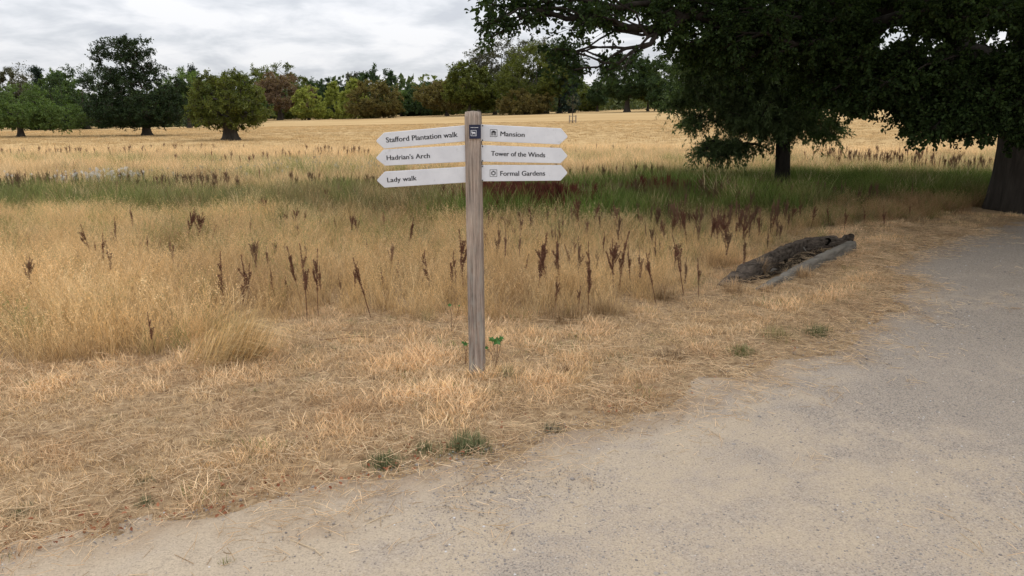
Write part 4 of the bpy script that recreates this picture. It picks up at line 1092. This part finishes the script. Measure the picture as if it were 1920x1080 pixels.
# ------------------------------------------------------------------ hollow log beside the path
def hollow_log():
    M = mat_bark('dark_rotten_log', (.012, .009, .007), (.20, .16, .125), 34, 1.0, (.35, .35, 1))
    M2 = mat_bark('pale_log_rim', (.11, .10, .085), (.27, .24, .195), 26, .8, (.2, .2, 1))
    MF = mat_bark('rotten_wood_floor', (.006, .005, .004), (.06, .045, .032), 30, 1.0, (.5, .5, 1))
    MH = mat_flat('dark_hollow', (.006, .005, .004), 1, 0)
    g0 = ground(1352, 538)
    root = thing('hollow_log', 'long decayed dark log hollowed out like a trough lying beside the path', 'log', g0)
    def wall(name, mat, pts, seed, K=56, rough=.022, tilt=0.0, cap=True):
        """pts: (col, row on the ground, height, thickness); a rough-hewn wall swept along them"""
        P = np.array([[*ground(a, b)] for a, b, h, t in pts]); H = np.array([p[2] for p in pts]); T = np.array([p[3] for p in pts])
        L = np.concatenate([[0], np.cumsum(np.linalg.norm(np.diff(P, axis=0), axis=1))]); q = np.linspace(0, L[-1], K)
        c = np.stack([np.interp(q, L, P[:, i]) for i in range(3)], 1); h = np.interp(q, L, H); t = np.interp(q, L, T)
        h = h*(1.08+.10*(fbm(q*3.5, q*0+seed, seed, 3)-.5)*2)-.06*np.clip(vnoise(q*14, q*0, seed+3)-.78, 0, 1)*3
        tg = unit(np.gradient(c, axis=0)); nn = unit(np.cross(tg, [0, 0, 1.]))
        prof = [(-.52, -.4), (-.56, .25), (-.50, .7), (-.44, .93), (-.22, 1.0), (0, .97), (.22, 1.0), (.44, .93), (.50, .68), (.55, .25), (.50, -.4)]
        V = []
        for j, (a, z) in enumerate(prof):
            nz = (fbm(q*4, q*0+j*1.9, seed+7, 4)-.5)*2*rough; nz2 = (fbm(q*5, q*0+j*.4, seed+9, 4)-.5)*2*rough
            V.append(c+nn*((a*t+nz+tilt*z*h))[:, None]+np.array([0, 0, 1.])*(z*h+nz2*(z > 0))[:, None])
        V = np.stack(V, 1); S = len(prof); idx = np.arange(K*S).reshape(K, S)
        f = np.stack([idx[:-1, :-1], idx[1:, :-1], idx[1:, 1:], idx[:-1, 1:]], -1).reshape(-1, 4)
        v = np.concatenate([V.reshape(-1, 3), V[0].mean(0)[None], V[-1].mean(0)[None]])
        t1 = np.stack([idx[0, :-1], idx[0, 1:], np.full(S-1, K*S)], 1); t2 = np.stack([idx[-1, 1:], idx[-1, :-1], np.full(S-1, K*S+1)], 1)
        return link(name, mesh_np(name, v, [f, np.concatenate([t1, t2])], None, False), mat, root)
    wall('back_wall', M, [(1434, 506, .155, .09), (1470, 491, .165, .07), (1500, 478, .165, .06), (1526, 469, .14, .06)], 3, 60, .009)
    wall('gnarled_end', M, [(1352, 538, .015, .08), (1380, 529, .085, .15), (1405, 519, .125, .17), (1425, 511, .14, .16), (1443, 504, .15, .11)], 5, 40, .022)
    wall('end_wall', M, [(1508, 476, .165, .06), (1545, 470, .165, .06), (1592, 465, .150, .06)], 8, 40, .006)
    wall('front_rim', M2, [(1596, 472, .115, .10), (1560, 486, .105, .10), (1520, 503, .085, .10), (1480, 521, .06, .09), (1424, 546, .035, .08)], 11, 60, .012)
    # rotten floor between the walls
    A = [ground(*p) for p in ((1400, 534), (1450, 520), (1500, 500), (1590, 470))]; B = [ground(*p) for p in ((1434, 506), (1470, 491), (1508, 477), (1548, 471))]
    n, m = 26, 10; V = []
    for i in range(n):
        u = i/(n-1)*3; k = min(2, int(u)); w = u-k; a = A[k].lerp(A[k+1], w); b = B[k].lerp(B[k+1], w)
        for j in range(m):
            p = a.lerp(b, j/(m-1)); V.append((p.x, p.y, p.z+.012+.05*(fbm(p.x*13, p.y*13, 3, 4)-.3)))
    idx = np.arange(n*m).reshape(n, m)
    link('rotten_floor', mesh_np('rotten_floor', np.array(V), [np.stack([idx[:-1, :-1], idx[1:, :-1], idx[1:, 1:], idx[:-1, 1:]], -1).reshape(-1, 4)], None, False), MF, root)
    # knot hole in the end wall, a dark cup sunk behind a raised ring
    h = ground(1546, 470); c = np.array([h.x, h.y-.040, h.z+.115]); n = 14; V = []
    for rad, dy in ((.044, .02), (.038, -.006), (.028, -.003), (.02, .03), (.0, .035)):
        for j in range(n):
            t = 2*math.pi*j/n; w = 1+.15*math.sin(3*t); V.append(c+np.array([math.cos(t)*rad*w*1.2, dy, math.sin(t)*rad*w]))
    f = np.concatenate([np.stack([k*n+np.arange(n), k*n+(np.arange(n)+1) % n, (k+1)*n+(np.arange(n)+1) % n, (k+1)*n+np.arange(n)], 1) for k in range(4)])
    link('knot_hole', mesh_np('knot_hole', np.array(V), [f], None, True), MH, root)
    r = np.random.default_rng(3)
    for k in range(4):
        p = A[1].lerp(B[2], r.uniform(-.1, 1)); c0 = np.array([p.x, p.y, p.z+.06+r.uniform(0, .04)]); d = unit(np.array([r.normal(), r.normal(), .35]))*r.uniform(.06, .16)
        v, f = tubes(np.array([[c0-d*.5, c0+np.array([0, 0, .01]), c0+d*.6]]), np.array([[.009, .017, .004]]), 5)
        link('splinter', mesh_np('splinter', v, [f], None, False), M2 if k % 3 == 0 else MF, root)
    v, f = tubes(np.array([[list(ground(1590, 466)+Vector((0, .02, .0))), list(ground(1592, 468)+Vector((.01, 0, .17)))]]), np.array([[.05, .035]]), 7)
    link('corner_stub', mesh_np('corner_stub', v, [f], None, False), M, root)
hollow_log()

# ------------------------------------------------------------------ dock stalks
M_DOCK = mat_flat('dock_seed_brown', (.19, .092, .060), .9, .05, .4, 60)
M_DSTEM = mat_flat('dock_stem_brown', (.15, .075, .045), .9, .05, .3, 30)
def dock_meshes(seed, broad):
    r = np.random.default_rng(seed)
    z = np.linspace(0, 1, 7); bend = r.normal(0, .05, 2)
    ctr = lambda t: np.stack([bend[0]*t**2, bend[1]*t**2, t], -1)
    ch = [ctr(z)]; seeds = [(t, None) for t in ()]
    st_v, st_f = tubes(np.array(ch), np.linspace(.008, .003, 7)[None], 4)
    brs = []; pts = []
    nb = r.integers(3, 9)+(5 if broad else 0)
    for k in range(nb):
        t0 = r.uniform(.30, .72); a = r.uniform(0, 6.28); ln = r.uniform(.16, .34)*(1.2-t0)*(1.4 if broad else 1.0); el = r.uniform(1.18, 1.42) if not broad else r.uniform(.9, 1.3)
        p0 = ctr(np.array(t0)); d = np.array([math.cos(a)*math.cos(el), math.sin(a)*math.cos(el), math.sin(el)])
        p1 = p0+d*ln*.5+np.array([0, 0, -.0]); p2 = p0+d*ln+np.array([0, 0, ln*.15]); brs.append([p0, p1, p2])
        for q in np.linspace(.2, 1, int(6+ln*50)): pts.append((p0*(1-q)+p2*q, .0105))
    for q in np.linspace(.40, 1.0, 34):
        if r.random() < .12: continue
        pts.append((ctr(np.array(q)), .0155*(1.15-.6*q)))
    bv, bf = tubes(np.array(brs), np.full((len(brs), 3), .0028), 3)
    sv, sf = join([(st_v, st_f), (bv, bf)])
    c = np.repeat(np.array([p for p, s in pts]), 6, 0); s = np.repeat(np.array([s for p, s in pts]), 6)
    n = len(c); b = c+r.normal(size=(n, 3))*(s*.75)[:, None]
    v, f = leaf_quads(b, unit(rdir(n, r)+np.array([0, 0, -.3])), rdir(n, r), s*r.uniform(.9, 1.7, n), s*1.1, .5)
    return (mesh_np('stem', sv, [sf], None, True), mesh_np('seed_head', v, [f]))
DOCKS = [dock_meshes(500+i, i % 3 == 2) for i in range(9)]
for st, sh in DOCKS: st.materials.append(M_DSTEM); sh.materials.append(M_DOCK)
# photo column, row where the stalk meets the grass, row of its tip, broad or not
D_LEFT = [(182, 500, 424, 0), (193, 520, 442, 0), (152, 505, 465, 0), (278, 500, 445, 0), (138, 400, 372, 0), (291, 668, 593, 0)]
D_MIDL = [(347, 470, 393, 1), (370, 472, 402, 1), (396, 468, 424, 0), (471, 455, 412, 0), (537, 440, 398, 1), (552, 438, 392, 1), (566, 435, 394, 0), (497, 412, 372, 1), (655, 460, 402, 1), (672, 455, 408, 1)]
D_POSTL = [(424, 592, 480, 0), (455, 590, 520, 0), (466, 580, 500, 0), (478, 578, 484, 0), (517, 572, 508, 0), (565, 570, 463, 0), (576, 598, 470, 0), (597, 596, 478, 0), (606, 570, 500, 0), (665, 570, 495, 0), (695, 595, 483, 0), (763, 480, 410, 0), (812, 560, 478, 0), (868, 560, 440, 0), (846, 565, 478, 0), (640, 560, 515, 0)]
D_POSTR = [(932, 440, 402, 1), (948, 445, 410, 1), (918, 438, 405, 0), (1004, 575, 443, 0), (1027, 560, 463, 1), (1053, 560, 457, 0), (1000, 440, 385, 0), (1090, 445, 372, 1), (1108, 440, 380, 1), (1102, 590, 493, 0), (1109, 555, 455, 0), (1150, 560, 458, 1), (1162, 550, 475, 0), (1182, 545, 462, 0), (1230, 570, 477, 0), (1152, 430, 378, 0), (1160, 545, 440, 0), (1040, 590, 525, 0)]
D_LOG = [(1282, 555, 447, 0), (1310, 560, 487, 0), (1243, 470, 418, 1), (1256, 462, 405, 1), (1330, 470, 403, 1), (1345, 475, 410, 1), (1362, 485, 412, 1), (1390, 470, 415, 1), (1290, 470, 400, 0), (1275, 450, 395, 1), (1420, 455, 405, 1), (1446, 445, 400, 0), (1302, 445, 398, 1), (1205, 440, 398, 0)]
D_OAK = [(1582, 438, 395, 0), (1657, 440, 388, 0), (1520, 430, 388, 1), (1480, 425, 388, 1), (1620, 425, 392, 0), (1705, 415, 385, 0), (1500, 420, 380, 0), (1555, 425, 383, 0)]
D_LEFT += [(210, 470, 432, 0), (330, 440, 408, 0), (62, 470, 440, 0)]
D_MIDL += [(425, 440, 405, 0), (600, 440, 405, 0), (633, 448, 410, 0), (720, 440, 400, 0)]
D_POSTL += [(540, 570, 520, 0), (722, 560, 505, 0), (745, 540, 490, 0), (790, 520, 470, 0)]
D_POSTR += [(970, 470, 420, 0), (1072, 520, 462, 0), (1130, 500, 440, 0), (1208, 520, 468, 0), (985, 530, 480, 0), (1085, 590, 540, 0)]
D_LOG += [(1262, 520, 470, 0), (1350, 455, 395, 0), (1375, 460, 400, 0), (1405, 448, 398, 0)]
D_BAND = [(1265, 388, 352, 1), (1230, 386, 350, 1), (1330, 395, 355, 1), (1310, 392, 362, 1), (1375, 398, 365, 1), (1045, 398, 362, 1), (780, 395, 360, 1), (740, 400, 365, 1), (620, 395, 352, 1), (520, 396, 356, 1), (880, 300, 290, 0)][:10]
def place_docks():
    r = np.random.default_rng(55); k = 0
    for lst, lab, grp in ((D_LEFT, 'thin brown dock stalks at the far left', 'dock stalks at the far left'),
                          (D_MIDL, 'dark dock stalks in the back grass left of the post', 'dock stalks in the back grass left of the post'),
                          (D_POSTL, 'slender dock stalks in front grass left of post', 'dock stalks in the front grass left of the post'),
                          (D_POSTR, 'dark dock stalks just right of the post', 'dock stalks right of the post'),
                          (D_LOG, 'brown dock stalks behind and left of the log', 'dock stalks by the hollow log'),
                          (D_OAK, 'reddish dock stalks between log and oak', 'dock stalks near the oak'),
                          (D_BAND, 'bushy dock stalks at the green band edge', 'dock stalks at the edge of the green band')):
        order = sorted(range(len(lst)), key=lambda q: lst[q][0]); tallest = min(range(len(lst)), key=lambda q: lst[q][2]-lst[q][1])
        NTH = ['leftmost', 'second from left', 'third from left', 'fourth from left', 'fifth from left', 'sixth from left', 'seventh from left', 'eighth from left', 'ninth from left',
               'tenth from left', 'eleventh from left', 'twelfth from left', 'thirteenth from left', 'fourteenth from left', 'fifteenth from left', 'sixteenth from left', 'seventeenth from left', 'eighteenth from left', 'nineteenth from left', 'twentieth from left', 'twenty-first from left', 'twenty-second from left', 'twenty-third from left', 'twenty-fourth from left', 'twenty-fifth from left']
        for qi, (px, by, ty, br) in enumerate(lst):
            pos_ = order.index(qi); nth = 'rightmost' if pos_ == len(lst)-1 else NTH[pos_]
            full = ('tallest, ' if qi == tallest else '')+f'{nth} of the {lab}'
            g = ground(px, by); tz = at(px, ty, g.y).z; h = max(.2, (tz-g.z)*1.08)
            i = [j for j in range(9) if (j % 3 == 2) == bool(br)]; st, sh = DOCKS[i[k % len(i)]]; k += 1
            root = bpy.data.objects.new('dock_stalk', None); C.objects.link(root); root.location = g; root['label'] = full; root['category'] = 'dock plant'; root['group'] = grp
            wsc = h*r.uniform(.75, 1.25)*(1.15 if h < .35 else 1); root.scale = (wsc, wsc, h); root.rotation_euler = (r.normal(0, .11), r.normal(0, .13), r.uniform(0, 6.28))
            for nm, me in (('stem', st), ('seed_head', sh)):
                o = bpy.data.objects.new(nm, me); C.objects.link(o); o.parent = root
place_docks()
# the dense dark red dock bed and the docks too many to count in the green band
def dock_bed():
    r = np.random.default_rng(57)
    ms = []
    for st, sh in DOCKS:
        me = sh.copy(); me.materials.clear(); me.materials.append(M_DOCKB)
        v = np.empty(len(me.vertices)*3); me.vertices.foreach_get('co', v); v = v.reshape(-1, 3)
        for nm in ('h', 'rnd'):
            a = me.attributes.new(nm, 'FLOAT', 'POINT'); a.data.foreach_set('value', r.uniform(.3, .8, len(v)).astype(np.float32))
        ms.append(me)
    P, col, sc = [], [], []
    def patch(px, py, rx, ry, n, h, c):
        g = ground(px, py)
        for _ in range(n):
            x = g.x+r.normal()*rx; y = g.y+r.normal()*ry
            P.append((x, y, float(terrain(x, y)))); hh = h*r.uniform(.6, 1.2); sc.append((hh*.85, hh*.85, hh)); k = r.uniform(.7, 1.3); col.append([q*k for q in c])
    RED = (.17, .050, .034); BRN = (.18, .105, .066)
    patch(985, 398, .40, .5, 420, .44, RED); patch(925, 399, .22, .5, 170, .44, RED); patch(1060, 394, .26, .4, 90, .42, RED)
    patch(1250, 378, .36, .28, 120, .44, RED); patch(1330, 385, .5, .4, 50, .42, BRN)
    for px, n in ((20, 50), (60, 60), (110, 40), (330, 30), (370, 40), (430, 20), (560, 25), (650, 25), (700, 20), (790, 30), (240, 30)):
        patch(px, 366, .35, .7, n, .42, BRN)
    patch(1180, 350, .8, 1.0, 50, .5, BRN); patch(1640, 318, .8, 1.2, 50, .6, BRN); patch(1585, 308, .5, .9, 36, .6, BRN); patch(1740, 326, .8, 1.2, 40, .6, BRN); patch(1820, 332, .5, 1.2, 34, .6, BRN); patch(1690, 302, 1.2, 1.4, 30, .6, BRN)
    patch(1290, 452, .35, .9, 22, .40, BRN); patch(1350, 455, .3, .9, 20, .40, BRN); patch(1420, 442, .4, .8, 18, .40, BRN); patch(1100, 440, .5, .8, 26, .36, BRN); patch(950, 445, .35, .6, 16, .34, BRN)
    patch(1400, 380, .8, .5, 60, .4, BRN); patch(1500, 382, .8, .5, 50, .4, BRN); patch(1150, 385, .9, .4, 60, .4, BRN)
    for _ in range(70):
        q = r.uniform(30, 1480) if r.random() < .35 else r.uniform(850, 1480); patch(q, r.uniform(440, 560) if q < 1250 else r.uniform(420, 460), .12, .2, 1, .40, (.22, .125, .08))
    # scattered far ones
    for px, py, n in ((60, 300, 40), (145, 300, 22), (260, 295, 14), (380, 290, 30), (640, 298, 26), (610, 300, 14), (500, 312, 22), (1000, 300, 8), (1130, 290, 8), (700, 300, 12)):
        patch(px, py, 1.3, 1.2, n, .55, (.20, .11, .07))
    P_ = np.array(P)
    scatter('dock_bed', 'dense dark red brown dock seed heads massed in and beyond the green band', 'dock plants', ms, P_, r.uniform(0, 6.28, len(P)), np.array(sc), np.array(col))
M_DOCKB = mat_blade('dock_bed_brown', 'INSTANCER', .05)
dock_bed()
# white fluffy thistle heads at the left of the band
def fluff():
    r = np.random.default_rng(58); M_FL = mat_blade('thistle_down', 'INSTANCER', .4); ms = []
    for i in range(3):
        n = 46; c = rdir(n, r)*r.uniform(.2, 1, (n, 1))*.045
        v, f = leaf_tri2(c, rdir(n, r), rdir(n, r), np.full(n, .024), np.full(n, .012))
        z = np.linspace(0, 1, 3); sv, sf = tubes(np.array([[[0, 0, -.45], [.01, 0, -.2], [0, 0, 0]]]), np.full((1, 3), .003), 3)
        v, f = join([(v, f), (sv, sf)])
        me = mesh_np('thistle_head', v, [f], {'h': ('POINT', np.full(len(v), .5)), 'rnd': ('POINT', r.uniform(.5, 1, len(v)))}); me.materials.append(M_FL); ms.append(me)
    P, col, sc = [], [], []
    for px, py, n, rx, ry in ((150, 365, 22, .25, .35), (185, 366, 30, .3, .35), (225, 362, 26, .25, .3), (300, 362, 10, .6, .4), (340, 358, 10, .5, .4), (430, 352, 12, .6, .5), (560, 335, 22, 1.0, .8), (650, 335, 20, .9, .8), (700, 340, 12, .5, .5), (60, 372, 8, .6, .3), (790, 345, 8, .5, .5)):
        g = ground(px, py)
        for _ in range(n):
            x = g.x+r.normal()*rx; y = g.y+r.normal()*ry; P.append((x, y, float(terrain(x, y))+r.uniform(.34, .52))); sc.append(r.uniform(.35, .85)); k = r.uniform(.55, 1)
            col.append([q*k for q in ((.68, .66, .62) if px < 260 else (.42, .40, .30))])
    scatter('thistle_down', 'white fluffy thistle heads at the left part of the green band', 'thistles', ms, np.array(P), r.uniform(0, 6.28, len(P)), np.array(sc), np.array(col))
fluff()

# ------------------------------------------------------------------ small plants on the verge
M_FRESH = mat_flat('fresh_green_leaf', (.06, .16, .03), .5, .3, .3, 40)
M_WEED = mat_blade('weed_blades', 'GEOMETRY', .25)
def seedling(name, label, px, py, leaves, cat='seedling'):
    g = ground(px, py); root = thing(name, label, cat, g)
    r = np.random.default_rng(int(px))
    for (lx, ly, s, a) in leaves:
        p = at(lx, ly, g.y-.02)
        P0 = np.array(g); P2 = np.array(p); ch = np.array([[P0, (P0+P2)/2+np.array([.01, 0, .02]), P2]])
        v, f = tubes(ch, np.full((1, 3), .0014), 4)
        link('stalk', mesh_np('stalk', v, [f]), M_DSTEM, root)
        # lobed leaf, a little cupped, facing up and forward
        n = 15; t = np.linspace(0, 2*np.pi, n, endpoint=False)
        rad = s*(.78+.22*np.cos(5*t)+.08*np.cos(10*t)); X = np.cos(t+a)*rad; Yl = np.sin(t+a)*rad
        ax = np.array([1, 0, 0.]); ay = np.array([0, .5, .86]); az = np.array([0, -.86, .5])
        V = [P2]+[P2+ax*x*.9+ay*y*.75-az*.18*s*math.cos(2*q) for x, y, q in zip(X, Yl, t)]
        me = bpy.data.meshes.new('leaf'); me.from_pydata([tuple(q) for q in V], [], [(0, 1+i, 1+(i+1) % n) for i in range(n)]); me.update()
        link('leaf', me, M_FRESH, root)
seedling('sycamore_seedling', 'small seedling with bright green lobed leaves growing at the right foot of the post', 928, 690, [(932, 640, .040, .3), (922, 636, .026, 1.2), (940, 634, .022, .8), (912, 652, .018, .1)])
seedling('leafy_shoot', 'tiny green leafy shoot peeping out at the left foot of the post', 872, 690, [(873, 645, .022, .3), (868, 642, .015, 1.4)])
seedling('leafy_shoot', 'tiny green shoot in the golden grass left of the post foot', 846, 625, [(843, 572, .018, .3), (861, 573, .010, 1.4)])
def blades_patch(name, label, px, py, wpx, hpx, n, cols, cat, group=None, lean=.35, width=.0028, parent_kind=None, lean_dir=None, seed=0):
    r = np.random.default_rng(int(px*3+seed)); g = ground(px, py); sc = g.y/FPX; w = wpx*sc/2; h = hpx*sc
    x = np.clip(r.normal(0, .36, n), -.85, .85)*w; y = np.clip(r.normal(0, .33, n), -.75, .75)*w; q = np.clip(1-(x*x+y*y)/(w*w*1.6), .3, 1)
    az = r.uniform(0, 6.28, n); hh = h*q*r.uniform(.35, 1.2, n); ln = np.abs(r.normal(0, lean, n))+.1
    d = np.stack([np.cos(az)*np.sin(ln), np.sin(az)*np.sin(ln), np.cos(ln)], 1)
    if lean_dir is not None: d = unit(d*r.uniform(.3, 1.3, (n, 1))+np.array(lean_dir)*r.uniform(.5, 1.1, (n, 1)))
    b = np.stack([x+g.x, y+g.y, terrain(x+g.x, y+g.y)-.005], 1)
    wv = np.stack([-np.sin(az), np.cos(az), np.zeros(n)], 1)*width
    m1 = b+d*hh[:, None]*.55; tp = b+d*hh[:, None]+np.stack([d[:, 0]*.35, d[:, 1]*.35, -np.abs(d[:, 0])*.45-.05], 1)*hh[:, None]*(1 if lean_dir is None else 1.3)
    v = np.stack([b-wv*.5, b+wv*.5, m1+wv*.4, m1-wv*.4, tp], 1).reshape(-1, 3); i = np.arange(n)[:, None]*5
    c = colmix(r, n, *cols)*r.uniform(.7, 1.3, (n, 1))
    me = mesh_np(name, v, [i+np.array([[0, 1, 2, 3]]), i+np.array([[3, 2, 4]])], {'col': ('POINT', np.repeat(c, 5, 0)), 'h': ('POINT', np.tile([0, 0, .55, .55, 1.], n)), 'rnd': ('POINT', np.repeat(r.uniform(0, 1, n), 5))})
    me.transform(Matrix.Translation(-g))
    o = bpy.data.objects.new(name, me); C.objects.link(o); o.location = g; me.materials.append(M_WEED)
    tag(o, label, cat, group); return o
GW = [(.10, .14, .055), (.17, .20, .10), (.30, .28, .15)]
blades_patch('grass_tuft', 'dark green grass tuft at the path edge below the post, fullest of the tufts', 878, 842, 130, 46, 520, GW, 'grass tuft')
blades_patch('grass_tuft', 'flat grey green tuft at the path edge left of the fullest verge tuft', 722, 872, 110, 36, 360, GW, 'grass tuft')
blades_patch('grass_tuft', 'thin greyish tuft between the two dark tufts near the path edge', 800, 846, 100, 28, 220, GW, 'grass tuft')
blades_patch('grass_tuft', 'small low tuft on the path edge right of the fullest verge tuft', 1035, 808, 80, 22, 160, [(.17, .18, .11), (.3, .25, .16)], 'grass tuft')
blades_patch('grass_tuft', 'green tuft at the path edge below the near end of the log', 1390, 664, 80, 26, 300, [(.15, .19, .07), (.30, .28, .13)], 'grass tuft')
blades_patch('grass_tuft', 'green tuft at the path corner below the far end of the log', 1532, 628, 90, 30, 320, [(.12, .16, .08), (.30, .28, .13)], 'grass tuft')
blades_patch('grass_tuft', 'yellowish green tuft on the verge between the two green corner tufts', 1455, 634, 110, 30, 300, [(.30, .28, .12), (.40, .33, .17)], 'grass tuft')
blades_patch('grass_tuft', 'lone olive tuft on the gravel near the bottom left', 424, 1068, 40, 34, 120, [(.17, .19, .07), (.36, .33, .16)], 'grass tuft', lean=.2)
blades_patch('grass_tuft', 'tiny flat green tuft near the bottom left corner', 188, 1046, 50, 14, 90, GW, 'grass tuft', lean=.8)
blades_patch('grass_tuft', 'dull green tuft in the straw at the left edge', 40, 962, 110, 20, 240, [(.14, .16, .08), (.3, .26, .15)], 'grass tuft', lean=.9)
blades_patch('grass_tuft', 'dull green tuft in the straw above the gravel at lower left', 272, 944, 60, 24, 160, [(.14, .16, .08), (.3, .26, .15)], 'grass tuft', lean=.7)
blades_patch('grass_tuft', 'grey green tuft in the middle of the lower left verge', 268, 905, 70, 16, 120, [(.17, .18, .10), (.3, .26, .15)], 'grass tuft', lean=.8)
blades_patch('grass_tuft', 'green tuft low on the right side of the post foot', 952, 705, 70, 30, 180, [(.14, .18, .06), (.3, .27, .15)], 'grass tuft', lean=.6)
blades_patch('grass_tuft', 'brown dead tuft on the verge right of the post', 1058, 700, 44, 22, 200, [(.28, .16, .08), (.20, .11, .06)], 'grass tuft', lean=.5)
blades_patch('grass_tuft', 'brown grey dead tuft right of the post towards the log', 1255, 672, 90, 34, 300, [(.28, .18, .10), (.22, .16, .10), (.4, .29, .17)], 'grass tuft', lean=.6)
blades_patch('grass_tussock', 'large golden grass tussock flopping over to the right at the edge of the tall grass', 425, 672, 210, 165, 950, [GOLD, PALE, (.70, .52, .24)], 'grass tussock', lean_dir=(.95, -.15, .75), width=.0030)
for i, (px, py, w, h) in enumerate(((1060, 600, 120, 60), (1135, 590, 90, 55), (1240, 560, 80, 50))):
    blades_patch('grass_tussock', ['brownish tangled tussock at the tall grass edge right of the post', 'greyish tangled tussock with green shoots, middle of the three right of the post', 'tangled straw tussock nearest the log'][i],
                 px, py, w, h, 420, [TAN, STRAWB, (.30, .24, .14)], 'grass tussock', lean=.7)

for i, (px, py, w, h, lab) in enumerate(((1375, 548, 70, 34, 'straw tuft growing against the near end of the hollow log'), (1440, 549, 60, 22, 'low straw tuft in front of the pale rim of the hollow log'),
        (1505, 520, 60, 26, 'brownish straw tuft leaning over the middle of the pale log rim'), (1425, 515, 26, 40, 'thin straw tuft growing up inside the hollow log'))):
    blades_patch('straw_tuft', lab, px, py, w, h*1.2, 320, [STRAW, TAN, STRAWB], 'grass tuft', lean=.45)
# fallen leaves
def fallen():
    r = np.random.default_rng(66); n = 230
    px = np.concatenate([r.uniform(0, 900, 170), r.uniform(900, 1500, 60)])
    P = []
    for q in px:
        e = np.interp(q, [a for a, b in PATH_EDGE], [b for a, b in PATH_EDGE])
        g = ground(q, e-abs(r.normal(0, 35))+8); P.append((g.x, g.y, g.z+r.uniform(.02, .04)))
    P = np.array(P); L = r.uniform(.010, .026, n)
    v, f = leaf_quads(P, unit(rdir(n, r)*np.array([1, 1, .25])), unit(rdir(n, r)*.5+np.array([0, 0, 1])), L, L*.6, .2)
    M = mat_leaf('fallen_leaf_orange', (.22, .07, .03), (.42, .18, .09), .1)
    o = link('fallen_leaves', mesh_np('fallen_leaves', v, [f], {'tint': ('FACE', np.tile(r.uniform(0, 1, n), 2))}), M, kind='stuff')
    tag(o, 'scattered orange brown fallen leaves along the path edge', 'leaves')
fallen()
# long loose stalks one can pick out on the path
M_STALK = mat_flat('pale_straw_stalk', (.55, .43, .28), .8, .1)
for i, (x0, y0, x1, y1, lab) in enumerate(((762, 886, 800, 906, 'pale bent straw stalk at the path edge below the green tufts'), (677, 996, 748, 972, 'thin dark straw stalk lying on the gravel at lower centre'),
        (545, 1020, 628, 1078, 'long pale straw stalk on the gravel at the bottom'), (1136, 858, 1162, 856, 'short straw stalk on the gravel below centre'), (1005, 940, 1040, 948, 'small straw stalk near the lower middle of the path'),
        (600, 642, 735, 638, 'reddish dead stalk lying in the straw left of the post'))):
    a = ground(x0, y0); b = ground(x1, y1); a.z += .018; b.z += .02; mdl = (a+b)/2+Vector((.01, .015, .012))
    v, f = tubes(np.array([[list(a), list(mdl), list(b)]]), np.array([[.0022, .002, .0012]]), 5)
    o = link('straw_stalk', mesh_np('straw_stalk', v, [f], None, True), M_STALK if i != 5 else M_DSTEM); tag(o, lab, 'straw stalk')
# young tree in its guard, and a fallen log under the far clump
def tree_guard():
    p = at(1074, 210, 175); g = Vector((p.x, 175, float(terrain(p.x, 175)))); root = thing('tree_guard', 'small wooden guard round a bare sapling right of the far clump', 'tree guard', g)
    M = mat_flat('grey_guard_wood', (.26, .22, .17), .9, .1)
    for i, (dx, dy) in enumerate(((-.7, -.7), (.7, -.7), (.7, .7), (-.7, .7))):
        mb = MB(); mb.box((g.x+dx, g.y+dy, g.z+.8), (.07, .07, .9)); link('stake', mb.mesh('stake'), M, root)
    for z in (.5, 1.5):
        mb = MB(); mb.box((g.x, g.y-.79, g.z+z), (.8, .02, .06)); link('rail', mb.mesh('rail'), M, root)
        mb = MB(); mb.box((g.x, g.y+.79, g.z+z), (.8, .02, .06)); link('rail', mb.mesh('rail'), M, root)
    px_tree('sapling', 'thin sparse sapling standing in the wooden guard', 'tree', 1074, 175.0, 22, 178, 202, 'round', M_GREYG, None, 90, trunk_w=1.5, n_cl=26, dens=.5, leafpx=1.6)
tree_guard()
def far_log():
    d = belt_d(1020, 2.0); a = at(1008, 211, d); z = float(terrain(a.x, d)); b = at(1030, 211, d)
    v, f = tubes(np.array([[[a.x, d, z+.4], [(a.x+b.x)/2, d, z+.7], [b.x, d, z+.5]]]), np.array([[.5, .9, .6]]), 9)
    o = link('fallen_log', mesh_np('fallen_log', v, [f], None, True), M_BARKF); tag(o, 'dark fallen trunk lying under the far clump right of the post', 'log')
far_log()
